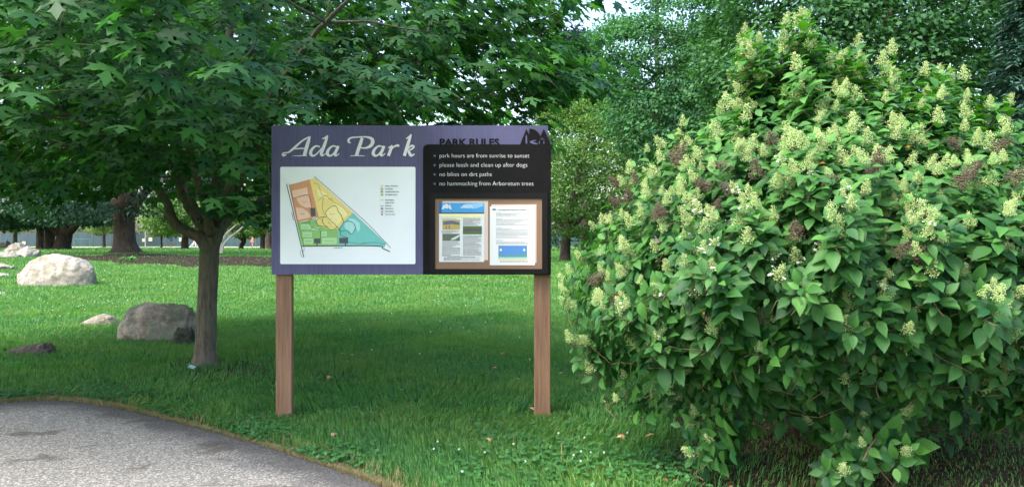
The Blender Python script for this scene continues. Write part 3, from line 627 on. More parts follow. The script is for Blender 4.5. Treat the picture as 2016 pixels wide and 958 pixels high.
# ------------------------------------------------------------------ the maple
MY = 9.14
m_maple = leafmat('maple leaf', (.016, .072, .034), (.088, .225, .070), (1.45, 1.85, .5), .5, .25, .42, .25, .9)
m_mbark = barkmat('maple bark', (.075, .062, .05), (.22, .19, .155), 9, .9, (.14, .145, .11))
LIMBS = [
 [(405, 740, 9.14, .165), (404, 726, 9.14, .146), (404, 700, 9.14, .132), (406, 650, 9.14, .122), (408, 590, 9.14, .116), (411, 530, 9.14, .115), (413, 490, 9.14, .115), (418, 465, 9.14, .114), (424, 430, 9.2, .105), (428, 390, 9.25, .095), (434, 340, 9.3, .085), (440, 270, 9.4, .075), (446, 180, 9.5, .06), (452, 60, 9.5, .05), (455, -90, 9.5, .035), (460, -250, 9.5, .02)],
 [(412, 492, 9.1, .09), (400, 472, 9.05, .08), (372, 457, 9.0, .062), (347, 440, 8.95, .058), (335, 407, 8.85, .052), (319, 378, 8.75, .048), (302, 345, 8.65, .044), (288, 312, 8.5, .038), (240, 290, 8.3, .03), (180, 262, 8.0, .024), (110, 225, 7.7, .018), (30, 190, 7.4, .012)],
 [(412, 470, 9.2, .075), (395, 440, 9.3, .055), (372, 405, 9.4, .048), (358, 370, 9.5, .045), (350, 330, 9.6, .04), (352, 260, 9.7, .035), (346, 150, 9.8, .03), (330, 20, 9.9, .02)],
 [(420, 455, 9.1, .07), (432, 420, 9.0, .058), (455, 392, 8.9, .05), (475, 368, 8.8, .044), (490, 335, 8.7, .038), (525, 270, 8.5, .03), (570, 190, 8.3, .024), (600, 90, 8.1, .018)],
 [(424, 472, 9.25, .08), (440, 445, 9.4, .066), (458, 425, 9.55, .058), (490, 408, 9.7, .05), (560, 370, 9.9, .045), (660, 300, 10.1, .038), (760, 220, 10.1, .03), (860, 130, 10.0, .022), (960, 40, 9.8, .014)],
 [(470, 420, 9.5, .045), (540, 406, 9.2, .036), (640, 330, 8.8, .03), (720, 240, 8.4, .026), (800, 130, 8.0, .02), (850, 40, 7.7, .012)],
 [(415, 460, 9.0, .06), (398, 380, 8.4, .045), (372, 260, 7.6, .036), (350, 150, 6.9, .026), (320, 20, 6.2, .016)],
 [(426, 440, 9.0, .055), (470, 330, 8.2, .042), (540, 200, 7.4, .034), (610, 90, 6.7, .024), (700, -10, 6.1, .014)],
 [(420, 440, 9.3, .05), (450, 340, 10.4, .036), (520, 230, 11.6, .026), (620, 120, 12.6, .014)],
 [(405, 450, 9.3, .05), (350, 350, 10.4, .036), (250, 240, 11.5, .026), (140, 140, 12.3, .014)],
 [(300, 345, 8.65, .035), (230, 320, 8.9, .026), (150, 290, 9.0, .02), (60, 270, 9.0, .014), (-80, 250, 9.0, .01)],
 [(760, 220, 10.1, .026), (880, 190, 9.6, .02), (1000, 150, 9.2, .015), (1090, 120, 8.9, .01)],
 [(700, 250, 8.5, .022), (820, 215, 8.3, .018), (940, 185, 8.2, .013), (1060, 170, 8.1, .009), (1150, 160, 8.0, .006)],
 [(800, 130, 8.0, .018), (900, 100, 7.8, .014), (1010, 60, 7.7, .01), (1120, 10, 7.6, .006)]]
r = np.random.RandomState(11); base = P(404, 722, MY); base[2] = 0
maple = thing('maple_tree', 'maple tree with smooth grey trunk and broad dark green lobed leaves, left of the sign', 'tree', base)
bark = MB(); nodes = []; nr = []
for li, L_ in enumerate(LIMBS):
    q = smooth_line([(*P(a, b, y), w) for a, b, y, w in L_], 6); p, w = q[:, :3].copy(), q[:, 3].copy()
    if li == 0:
        lo_ = np.clip(1 - (p[:, 2] / .25), 0, 1); w = w * (1 + .25 * lo_ ** 2)
    else: p += np.cumsum(r.randn(*p.shape) * .006, 0)
    bark.tube(p, w, 20 if li == 0 else 9)
    nodes += list(p[(8 if li == 0 else 3):]); nr += list(w[(8 if li == 0 else 3):])
LOW = np.array([(-900, 430), (-300, 420), (0, 392), (60, 398), (150, 392), (240, 396), (290, 372), (340, 385), (400, 440), (460, 445), (520, 445), (536, 440), (540, 236), (1050, 236), (1085, 215), (1150, 195), (1195, 178)])
RGT = np.array([(-400, 1185), (0, 1183), (40, 1133), (85, 1120), (108, 1180), (150, 1190), (195, 1178), (225, 1080)])
cl = []
c0 = np.array([MY * (404 - CX) / FPX, MY])
while len(cl) < 1500:
    a, rr = r.rand() * 6.283, 5.4 * math.sqrt(r.rand()); x, y = c0[0] + rr * math.cos(a), c0[1] + rr * math.sin(a)
    z = 1.9 + 5.6 * r.rand() ** 1.15
    if y < 3.9: continue
    top = 7.6 * math.sqrt(max(0, 1 - (rr / 5.7) ** 2)) + .9
    if z > top: continue
    px, py = CX + x / y * FPX, HOR - (z - CAMZ) / y * FPX
    low = np.interp(px, LOW[:, 0], LOW[:, 1])
    if 540 <= px <= 1085 and y > 7.4: low = 330
    if py > low - 22 or px > np.interp(py, RGT[:, 0], RGT[:, 1]) - 25: continue
    if y < 5.6 and py > 210: continue
    if y < 6.4 and px > 560: continue
    if 280 < px < 520 and py > 330 and r.rand() < .72: continue      # the open fork of the trunk
    if py > 300 and r.rand() < .15: continue
    if px > 560 and (y > 9.3 and r.rand() < .45 or z > 4.6 and r.rand() < .5): continue
    if z > 5.2 and r.rand() < (.86 if x < -2.6 else .95): continue
    cl.append((x, y, z))
# sprays that show against the darker crown or hang at its rim
for px, py, y in [(225, 50, 5.6), (200, 85, 5.6), (240, 75, 5.8), (480, 95, 5.4), (505, 120, 5.3), (470, 110, 5.6), (310, 200, 5.9), (330, 215, 5.7), (345, 225, 6.0), (295, 230, 6.1), (700, 150, 6.0), (730, 160, 5.9), (780, 175, 5.9), (840, 180, 6.0), (760, 205, 6.0), (850, 215, 6.2), (1150, 130, 8), (1165, 150, 8), (1140, 160, 8.1), (1120, 150, 8.1), (1170, 170, 8), (1100, 165, 8.2), (1160, 8, 7.7), (1110, 50, 7.7), (1090, 80, 7.8), (1060, 60, 7.8), (170, 375, 8.2), (225, 365, 8.1), (265, 350, 8.3), (120, 365, 8.2), (160, 355, 8.3), (480, 395, 8.9), (440, 385, 8.8), (500, 425, 9.0), (300, 300, 8.3), (60, 360, 8.0)]:
    cl.append(tuple(P(px, py, y)))
LO2 = np.array([(560, 236), (1000, 236), (1085, 215), (1150, 195), (1195, 178)])
k_ = 0
while k_ < 150:                       # the long bough reaching right above the sign
    px, py, y = 540 + 640 * r.rand(), -60 + 300 * r.rand(), 6.9 + 2.9 * r.rand()
    if py > np.interp(px, LO2[:, 0], LO2[:, 1]) - 20 or px > np.interp(py, RGT[:, 0], RGT[:, 1]) - 22: continue
    cl.append(tuple(P(px, py, y))); k_ += 1
cl = np.array(cl)
for p, w in grow(nodes, nr, cl, r, .10, .006): bark.tube(p, w, 5)
bark.build('trunk', m_mbark, maple, smooth=True)
pos, tip, nrm, sz, rn = [], [], [], [], []
for c in cl:
    n_ = r.randint(13, 21); out = np.array([c[0] - c0[0], c[1] - c0[1], 0]); out /= np.linalg.norm(out) + .1
    tw = norm(out * .8 + r.randn(3) * [.45, .45, .12]); s = (r.rand(n_) - .5) * .62
    p = c + tw * s[:, None] + r.randn(n_, 3) * [.13, .13, .075]
    d = norm(tw * .55 + out * .3 + r.randn(n_, 3) * [.6, .6, .2]); d[:, 2] -= .35 + .45 * r.rand(n_)
    nn = np.column_stack([np.zeros(n_), np.zeros(n_), np.ones(n_)]) + out * .35 + r.randn(n_, 3) * .25
    pos.append(p); tip.append(d); nrm.append(nn); sz.append(.095 + .075 * r.rand(n_)); rn.append(np.clip(r.normal(.45, .25, n_), 0, .96))
pos, tip, nrm, sz, rn = map(np.concatenate, (pos, tip, nrm, sz, rn))
u, v = PX(pos); low = np.interp(u, LOW[:, 0], LOW[:, 1])
keep = ~((u > 500) & (u < 1115) & (v > 222) & (pos[:, 1] < 7.3)) & (pos[:, 1] > 3.6)
pos, tip, nrm, sz, rn = pos[keep], tip[keep], nrm[keep], sz[keep], rn[keep]
V, F = place(MT, MF, pos, tip, nrm, sz, r)
mesh('crown', V, F, m_maple, maple, attrs={'rnd': np.repeat(rn, len(MT))})

# ------------------------------------------------------------------ far trees: crown volume inflated from an outline
def crown(poly, Yc, H, ncl, rcl, nleaf, lsize, r, front=.62, flat=.45, up=.7, droop=.3, T=QT, F=QF):
    poly = np.asarray(poly, float); lo_, hi = poly.min(0), poly.max(0); C = []
    sc = min(hi - lo_) * .5
    while len(C) < ncl:
        u = lo_[0] + (hi[0] - lo_[0]) * r.rand(400); v = lo_[1] + (hi[1] - lo_[1]) * r.rand(400)
        ok = inside(poly, u, v); u, v = u[ok], v[ok]
        if not len(u): continue
        t = np.clip(edge_dist(poly, u, v) / (sc * .8), 0, 1); h = np.sqrt(1 - (1 - t) ** 2) * H
        s = np.where(r.rand(len(u)) < front, -1 + .5 * r.rand(len(u)) ** 1.5, -1 + 2 * r.rand(len(u)))
        Y = Yc + h * s; 
        for a, b, y in zip(u, v, Y): C.append(P(a, b, y))
    C = np.array(C[:ncl]); mid = C.mean(0); out = norm((C - mid) * [1, 1, .6])
    cr = rcl * (.6 + .8 * r.rand(ncl)); N = ncl * nleaf
    q = norm(r.randn(N, 3)) * (r.rand(N) ** .45)[:, None]; cid = np.repeat(np.arange(ncl), nleaf)
    pos = C[cid] + q * cr[cid][:, None] * [1, 1, flat]
    od = out[cid]; tip = norm(od * .5 + q * .6 + r.randn(N, 3) * .5); tip[:, 2] -= droop
    nrm = np.array([0, 0, up]) + od * .35 + q * .4 + r.randn(N, 3) * .35
    rn = np.clip(.5 + .22 * r.randn(ncl)[cid] + .16 * r.randn(N), 0, .96)
    g = gz(pos[:, 0], pos[:, 1]); k = pos[:, 2] > g + .3
    V, Fo = place(T, F, pos[k], tip[k], nrm[k], lsize * (.7 + .6 * r.rand(k.sum())), r)
    return V, Fo, np.repeat(rn[k], len(T)), C
def tree(name, label, group, poly, Yc, H, ncl, rcl, nleaf, lsize, mat, bmat, trunks, seed, nbr=60, cat='tree', **kw):
    r = np.random.RandomState(seed); V, F, rn, C = crown(poly, Yc, H, ncl, rcl, nleaf, lsize, r, **kw)
    b0 = G(trunks[0][0][0], trunks[0][0][1]) if len(trunks[0][0]) == 3 else P(*trunks[0][0][:3]); b0 = np.array([b0[0], Yc, float(gz(b0[0], Yc))])
    t = thing(name, label, cat, b0, group); mb = MB(); nodes, nr = [], []
    for tr in trunks:
        q = [(*P(p[0], p[1], Yc + (p[3] if len(p) > 3 else 0)), p[2]) for p in tr]
        if tr is trunks[0]: q[0] = (q[0][0], q[0][1], float(gz(q[0][0], Yc)) - .15, q[0][3])
        q = smooth_line(q, 4); mb.tube(q[:, :3], q[:, 3], 10); nodes += list(q[3:, :3]); nr += list(q[3:, 3])
    if nbr:
        sub = C[r.permutation(len(C))[:nbr]]
        for p, w in grow(nodes, nr, sub, r, .12, .02 * Yc / 40 + .008, 1.0): mb.tube(p, w, 4)
    mb.build('trunk', bmat, t, smooth=True); mesh('crown', V, F, mat, t, attrs={'rnd': rn}); return t
m_dbark = barkmat('dark bark', (.028, .022, .018), (.07, .055, .045), 2.2, .9)
m_gbark = barkmat('grey bark', (.07, .062, .055), (.15, .135, .12), 3, .6)
m_olive = leafmat('olive green leaf', (.055, .13, .035), (.14, .25, .075), (1.4, 1.5, .5), .6, .12, .3, .25, .35)
m_gink = leafmat('blue green leaf', (.035, .11, .06), (.095, .24, .095), (1.2, 1.5, .6), .6, .15, .3, .3, .5)
m_lind = leafmat('dark linden leaf', (.025, .085, .035), (.065, .165, .060), (1.3, 1.6, .5), .55, .15, .25, .35, .5)
m_purp = leafmat('purplish dark leaf', (.022, .032, .036), (.045, .06, .062), (1, 1, 1), .5, .2, .15, .3, .3)
m_spru = leafmat('spruce needle', (.020, .065, .05), (.055, .13, .10), (1, 1, 1), .5, .3, .1, .3, .6)
m_beech = leafmat('beech leaf', (.018, .058, .040), (.055, .125, .085), (1.1, 1.4, .6), .42, .45, .22, .3, .25)
m_farl = leafmat('sunlit far leaf', (.09, .16, .05), (.20, .30, .10), (1.3, 1.4, .5), .5, .3, .35, .25, .12)
m_wood2 = leafmat('far wood leaf', (.05, .12, .045), (.12, .22, .08), (1.3, 1.4, .5), .5, .3, .3, .35, .06)

# right background
tree('bushy_tree', 'olive green bushy tree just right of the sign, its branches sweeping low', 'trees standing beyond the shrub',
     [(1068, 215), (1100, 192), (1165, 185), (1230, 215), (1290, 240), (1340, 300), (1380, 420), (1370, 480), (1250, 495), (1180, 478), (1120, 462), (1060, 455), (1000, 400), (1010, 280)], 40, 4.5, 620, .75, 55, .13, m_olive, m_dbark,
     [[(1112, 512, .32), (1114, 480, .26), (1118, 440, .22), (1130, 380, .18), (1150, 300, .1), (1160, 240, .05)], [(1118, 450, .16), (1170, 410, .12), (1230, 395, .07), (1290, 385, .04)], [(1116, 460, .14), (1090, 420, .1), (1070, 390, .05)], [(1125, 400, .12), (1180, 350, .08), (1240, 330, .04)]], 61, flat=.35)
tree('ginkgo_tree', 'airy blue green tree with a thin straight grey trunk, below the gap of sky', 'trees standing beyond the shrub',
     [(1150, 65), (1200, 40), (1250, 25), (1290, -60), (1420, -80), (1470, 40), (1480, 200), (1440, 330), (1330, 350), (1240, 300), (1180, 215), (1215, 150), (1175, 100)], 29, 3, 470, .68, 75, .13, m_gink, m_gbark,
     [[(1298, 520, .17), (1297, 400, .15), (1295, 200, .12), (1293, 80, .09), (1292, -60, .05)], [(1294, 150, .05), (1240, 110, .03), (1190, 80, .02)], [(1294, 210, .05), (1250, 170, .03), (1225, 120, .02)]], 62, nbr=90, flat=.35, front=.4)
tree('dark_tree', 'dark purplish tree rising behind the tip of the maple bough', 'trees standing beyond the shrub',
     [(1060, 120), (1095, 75), (1140, 62), (1172, 95), (1185, 150), (1240, 160), (1285, 185), (1290, 235), (1200, 260), (1060, 240)], 62, 5, 480, 1.2, 60, .27, m_purp, m_dbark, [[(1150, 506, .3), (1150, 350, .25), (1140, 180, .12), (1135, 110, .06)]], 63)
tree('linden_tree', 'large dark green broadleaf tree filling the sky above the white flowered shrub', 'trees standing beyond the shrub',
     [(1390, 60), (1400, -120), (1700, -160), (2000, -140), (2060, 60), (2050, 300), (2000, 460), (1700, 470), (1450, 440), (1380, 330), (1410, 220), (1370, 150)], 24, 5.5, 1300, .7, 60, .15, m_lind, m_dbark,
     [[(1760, 545, .42), (1755, 400, .36), (1750, 200, .3), (1745, 0, .2), (1740, -120, .12)], [(1752, 260, .16), (1640, 120, .1), (1560, 20, .06)], [(1750, 220, .15), (1870, 90, .1), (1960, 0, .05)]], 64, nbr=110, flat=.35, front=.55)
tree('maple_like_tree', 'mid green tree between the airy tree and the large dark one', 'trees standing beyond the shrub',
     [(1300, 260), (1350, 120), (1400, 40), (1470, 60), (1480, 250), (1470, 400), (1380, 440), (1290, 420), (1270, 330)], 34, 4, 480, .75, 60, .15, leafmat('mid green leaf', (.03, .10, .04), (.08, .20, .075), (1.3, 1.6, .5)), m_dbark, [[(1400, 510, .22), (1395, 350, .18), (1390, 150, .08)]], 65, flat=.4)
r = np.random.RandomState(66)        # the spruce: whorled drooping boughs
b0 = G(2035, 540); sp = thing('spruce_tree', 'bluish spruce cut by the right edge above the shrub', 'tree', (10.8, 15.0, 0), 'trees standing beyond the shrub')
mb = MB(); mb.tube([(10.8, 15, -.1), (10.8, 15, 4), (10.8, 15, 9)], [.2, .13, .03], 8); pos, tip, sz = [], [], []
for z in np.arange(1.0, 8.8, .15):
    L_ = (1 - z / 9.4) * 2.0 + .15
    for k in range(9):
        a = r.rand() * 6.283; d = np.array([math.cos(a), math.sin(a), 0]); s = np.linspace(.15, 1, 8)[:, None]
        pts = np.array([10.8, 15, z]) + d * s * L_ + np.array([0, 0, -1]) * (s ** 1.5) * L_ * .35; mb.tube(pts, np.linspace(.015, .004, 8), 3)
        for q in range(64):
            f = r.rand(); p = pts[int(f * 7)] + r.randn(3) * .03; side = norm(np.cross(d, [0, 0, 1]) * r.choice([-1, 1]) + d * .9 + r.randn(3) * .25)
            pos.append(p); tip.append(side + np.array([0, 0, -.25])); sz.append(.20 * (.6 + .6 * r.rand()))
mb.build('trunk', m_dbark, sp, smooth=True); N = len(pos)
ST = QT * [.32, 1, 1]; V, F = place(ST, QF, np.array(pos), np.array(tip), np.array([0, 0, 1]) + r.randn(N, 3) * .5, np.array(sz), r)
mesh('crown', V, F, m_spru, sp, attrs={'rnd': np.repeat(r.rand(N) * .96, 4)})

# left background
tree('old_tree', 'old broad tree with a thick flared dark trunk in the mulch behind the boulders', None,
     [(-80, -40), (150, -120), (450, -60), (560, 80), (560, 300), (430, 385), (330, 400), (290, 415), (200, 440), (60, 430), (-60, 380)], 51, 9, 760, 1.25, 60, .24, m_beech, m_dbark,
     [[(247, 500, 1.5), (247, 492, 1.0), (246, 480, .76), (245, 455, .68), (244, 425, .72), (243, 400, .85), (240, 380, .6), (232, 350, .5), (225, 300, .35), (220, 220, .2)],
      [(240, 420, .45), (225, 390, .42), (215, 370, .36), (195, 340, .25), (150, 300, .15)], [(250, 425, .45), (268, 400, .34), (285, 380, .28), (310, 350, .2), (350, 300, .12)], [(246, 410, .4), (262, 370, .36), (270, 320, .25), (285, 240, .15)]], 71, flat=.3, up=1.0)
tree('hornbeam_tree', 'dark tree with several stems spreading from a short trunk, left of the thick old trunk', 'trees left of the thick old trunk',
     [(-60, 300), (40, 330), (140, 345), (225, 395), (235, 430), (180, 448), (110, 436), (60, 442), (20, 448), (-30, 450), (-80, 440)], 74, 8, 420, 1.5, 60, .30, m_beech, m_dbark,
     [[(122, 491, 1.0), (124, 480, .74), (128, 462, .68), (130, 445, .5), (132, 420, .4), (136, 380, .25)], [(120, 462, .45), (98, 445, .32), (70, 425, .25), (45, 410, .15)], [(122, 455, .35), (105, 432, .28), (85, 410, .2)], [(132, 460, .45), (148, 445, .35), (160, 425, .25), (168, 390, .15)]], 72, flat=.25, up=1.1)
for (px, yb, w, Y, s, lab) in ((98, 487, .52, 80, 73, 'dark straight trunked tree standing right behind the spreading stems'), (79, 483, .42, 88, 74, 'leftmost thin straight trunked tree behind the rock pile')):
    tree('hornbeam_tree', lab, 'trees left of the thick old trunk', [(px - 110, 330), (px + 20, 310), (px + 90, 380), (px + 60, 442), (px - 40, 448), (px - 120, 446)], Y, 6, 200, 1.4, 60, .30, m_beech, m_dbark, [[(px, yb, w * 1.15), (px, yb - 8, w), (px + 1, 440, w * .9), (px + 3, 380, w * .4)]], s, flat=.25, up=1.1, nbr=20)
FT = [(205, 484, .22, 118, [(170, 400), (240, 395), (262, 440), (240, 456), (190, 460), (165, 440)], 'slender far tree standing left of the thick old trunk', m_farl),
      (318, 487, .16, 112, [(285, 405), (340, 400), (368, 440), (350, 462), (300, 462), (280, 440)], 'far sapling standing right of the thick old trunk', m_farl),
      (364, 491, .42, 84, [(300, 380), (390, 370), (440, 420), (420, 455), (330, 462), (290, 430)], 'far dark trunked tree standing just left of the maple trunk', m_olive),
      (475, 489, .3, 92, [(425, 400), (500, 370), (540, 420), (530, 462), (460, 465), (430, 440)], 'small far tree with bent dark trunk right of the maple trunk', m_farl),
      (517, 492, .3, 84, [(480, 370), (560, 350), (620, 400), (600, 450), (500, 462)], 'thinner of two far dark trunks at the left edge of the sign', m_olive),
      (530, 493, .48, 82, [(500, 360), (600, 330), (660, 400), (640, 450), (540, 456)], 'thicker of two far dark trunks at the left edge of the sign', m_lind),
      (30, 484, .3, 112, [(-40, 390), (60, 380), (90, 440), (40, 458), (-50, 455)], 'far pale green tree above the rock pile', m_farl)]
for i, (px, yb, w, Y, poly, lab, mm) in enumerate(FT):
    tree('park_tree', lab, 'small trees far across the lawn', poly, Y, 4, 150, 1.0, 55, .26, mm, m_dbark, [[(px, yb, w * 1.3), (px, yb - 5, w), (px + (6 if i == 3 else 0), yb - 20, w * .9), (px + (-2 if i == 3 else 3), 430, w * .5), (px + 4, 400, w * .25)]] + ([[(px + 3, yb - 16, w * .6), (px - 12, yb - 28, w * .5), (px - 22, yb - 40, w * .3)]] if i == 3 else []), 80 + i, nbr=20, flat=.4)
# pale bent sapling behind the maple trunk
t = thing('bent_sapling', 'pale sapling with two long bent stems showing right of the maple fork', 'sapling', (*G(438, 500)[:2], G(438, 500)[2]))
mb = MB(); Y0 = t.location[1]
for pts in ([(434, 502, .07), (436, 480, .065), (444, 462, .06), (462, 445, .05), (480, 432, .04), (494, 418, .02)], [(436, 502, .08), (440, 482, .075), (452, 468, .07), (472, 452, .06), (487, 436, .04), (497, 422, .02)], [(430, 470, .08), (415, 450, .09), (400, 432, .08), (388, 418, .05), (382, 405, .03)]):
    q = smooth_line([(*P(a, b, Y0), w * Y0 / 50) for a, b, w in pts], 5); mb.tube(q[:, :3], q[:, 3], 7)
mb.build('stem', barkmat('pale bark', (.34, .31, .25), (.55, .51, .43), 4, .4), t, smooth=True)
r = np.random.RandomState(90); V, F, rn, C = crown([(455, 400), (500, 392), (525, 420), (505, 440), (470, 430)], Y0, 1.2, 30, .35, 40, .15, r); mesh('crown', V, F, m_farl, t, attrs={'rnd': rn})
# far wood beyond the courts
r = np.random.RandomState(91); VV, FF, RR, nv = [], [], [], 0
for (poly, Y, H, nc, rc_, ls) in (([(-700, 330), (-500, 250), (-200, 280), (0, 240), (150, 280), (330, 230), (480, 260), (620, 220), (800, 250), (950, 200), (1100, 250), (1250, 190), (1500, 150), (1900, 200), (2400, 240), (2400, 482), (-700, 482)], 165, 10, 1500, 3.2, .75),
                                  ([(980, 250), (1150, 240), (1290, 200), (1340, 60), (1500, 20), (1700, 0), (2250, 0), (2300, 488), (960, 492)], 66, 4, 1500, 1.6, .36)):
    V, F, rn, C = crown(poly, Y, H, nc, rc_, 42, ls, r, flat=.7); VV.append(V); FF.append(F + nv); RR.append(rn); nv += len(V)
o = mesh('far_woodland', np.vstack(VV), np.vstack(FF), m_wood2, attrs={'rnd': np.concatenate(RR)}); tag(o, 'green wood closing the view beyond the lawn and the courts', 'woodland', kind='stuff')
# ------------------------------------------------------------------ the hydrangea
SIL = [(1098, 545), (1130, 520), (1118, 500), (1150, 455), (1200, 400), (1225, 350), (1250, 300), (1310, 275), (1340, 225), (1375, 235), (1410, 200), (1455, 195), (1448, 120), (1440, 60), (1470, 28), (1500, 60), (1514, 165), (1530, 20), (1560, 8), (1595, 12), (1608, 60), (1622, 150), (1640, 90), (1690, 75), (1715, 165), (1745, 90), (1768, 95), (1795, 190), (1830, 112), (1860, 115), (1895, 185), (1925, 150), (1950, 200), (1975, 165), (2010, 200), (2100, 230), (2250, 330), (2320, 500), (2300, 700), (2200, 830), (2080, 880), (2000, 860), (1900, 850), (1830, 855), (1815, 890), (1760, 950), (1690, 960), (1620, 945), (1600, 860), (1520, 850), (1490, 830), (1430, 870), (1395, 925), (1340, 915), (1330, 860), (1300, 800), (1240, 810), (1195, 790), (1200, 750), (1150, 740), (1115, 690), (1110, 620)]
r = np.random.RandomState(21); YC = 5.75; SP = np.array(SIL, float)
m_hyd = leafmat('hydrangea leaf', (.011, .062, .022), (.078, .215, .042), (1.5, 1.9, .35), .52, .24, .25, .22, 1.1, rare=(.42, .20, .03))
m_hst = barkmat('shrub stem', (.07, .045, .03), (.15, .10, .07), 12, .4)
m_flo = leafmat('greenish cream floret', (.34, .46, .16), (.58, .68, .33), (1, 1, .7), .6, .25, .2, .1, 4)
m_whi = leafmat('white sepal', (.74, .78, .72), (.82, .84, .80), (1, 1, 1), .6, .25, .25, .05, 4)
m_dry = leafmat('dried brown floret', (.10, .07, .055), (.20, .15, .12), (1, 1, 1), .8, .1, .1, .2, 4)
bush = thing('hydrangea_shrub', 'large hydrangea shrub covered with cream flower spikes, filling the right of the view', 'shrub', (2.9, YC, 0))
tips = []
while len(tips) < 1500:
    u, v = 1090 + 1240 * r.rand(), 960 * r.rand()
    if not inside(SP, np.array([u]), np.array([v]))[0]: continue
    d = edge_dist(SP, np.array([u]), np.array([v]))[0]; t = min(1, d / 330); h = 1.75 * math.sqrt(1 - (1 - t) ** 2) * (1 + .30 * noise.noise(Vector((u / 95, v / 80, 3.1))))
    if v > 760: h = min(h, 1.1)
    s = r.rand(); k = -1 + .12 * r.rand() if s < .66 else (-.85 + 1.2 * r.rand() if s < .86 else .5 + .5 * r.rand())
    if v > 700 and (s > .66 and r.rand() < .6 or r.rand() < .12): continue
    if d < 9: continue
    tips.append((*P(u, v, YC + h * k), k, v, d))
for u, v, y in [(1470, 62, 5.5), (1462, 90, 5.5), (1483, 110, 5.45), (1560, 30, 5.5), (1582, 35, 5.5), (1600, 45, 5.6), (1535, 75, 5.5), (1520, 120, 5.4), (1650, 100, 5.5), (1688, 95, 5.5), (1640, 130, 5.4), (1755, 110, 5.5), (1770, 140, 5.4), (1845, 128, 5.5), (1900, 160, 5.6), (1970, 190, 5.5), (1940, 200, 5.4), (1345, 250, 5.3), (1350, 262, 5.2), (1420, 228, 5.4), (1460, 205, 5.4), (1275, 300, 5.4), (1240, 345, 5.3), (1205, 400, 5.3), (1155, 470, 5.2), (1130, 520, 5.2), (1112, 560, 5.2), (1120, 650, 5.2), (1118, 600, 5.1), (1160, 700, 5.1), (1545, 40, 5.4), (1575, 60, 5.3), (1475, 140, 5.3), (1500, 170, 5.3), (1612, 140, 5.5), (1700, 140, 5.5), (1820, 150, 5.4), (1870, 165, 5.4), (1125, 540, 5.0), (1115, 575, 4.9), (1130, 610, 4.9), (1122, 640, 5.0), (1125, 675, 5.0), (1135, 705, 5.0), (1165, 735, 5.0), (1190, 765, 5.0), (1215, 790, 4.9), (1350, 870, 4.6), (1365, 895, 4.6), (1385, 905, 4.5), (1400, 870, 4.6), (1340, 840, 4.6), (1640, 900, 4.4), (1660, 930, 4.3), (1690, 920, 4.3), (1720, 935, 4.3), (1760, 915, 4.3), (1785, 890, 4.4), (1620, 930, 4.3), (1700, 880, 4.4), (1740, 870, 4.4), (1475, 95, 5.4), (1460, 120, 5.5), (1490, 80, 5.5), (1565, 70, 5.5), (1590, 80, 5.5), (1545, 100, 5.5), (1600, 110, 5.6), (1480, 160, 5.4), (1520, 150, 5.5), (1660, 140, 5.5), (1760, 160, 5.5), (1855, 140, 5.4), (1870, 150, 5.5)]:
    tips.append((*P(u, v, y), -1, v, 20))
for u0, v0, v1 in ((1470, 50, 200), (1462, 90, 210), (1545, 40, 210), (1582, 40, 210), (1652, 105, 210), (1688, 100, 210), (1757, 115, 220), (1843, 135, 230), (1925, 175, 260), (1975, 190, 290), (1345, 255, 340), (1415, 225, 310)):
    for v in np.arange(v0 + 18, v1, 17): tips.append((*P(u0 + 14 * r.randn(), v, 5.4 + .12 * r.randn()), -1, v + 120, 20))
tips += [(x, y, z - .16, k, v + 260, d) for (x, y, z, k, v, d) in tips[1500:] if v < 400]
tips = np.array(tips); T3 = tips[:, :3]
roots = [np.array([2.75 + .45 * math.cos(a), YC + .1 + .35 * math.sin(a), -.03]) for a in np.linspace(0, 6.283, 11)[:-1]]
mb = MB(); nodes, nr = [], []
for i, rt in enumerate(roots):
    a = i / 10 * 6.283; e = np.array([2.95 + (1.1 + .5 * r.rand()) * math.cos(a), YC + .9 * math.sin(a), 1.5 + .9 * r.rand()])
    if i % 3 == 0: e = np.array([2.9 + .4 * r.randn(), YC + .2 * r.randn(), 2.5])
    s = np.linspace(0, 1, 9)[:, None]; p = rt + (e - rt) * s + np.array([0, 0, .35]) * (s * (1 - s)); p += np.cumsum(r.randn(9, 3) * .02, 0)
    w = np.linspace(.032, .014, 9); mb.tube(p, w, 7); nodes += list(p[1:]); nr += list(w[1:])
for p, w in grow(nodes, nr, T3 - [0, 0, .12], r, .08, .0045, .3): mb.tube(p, w, 4)
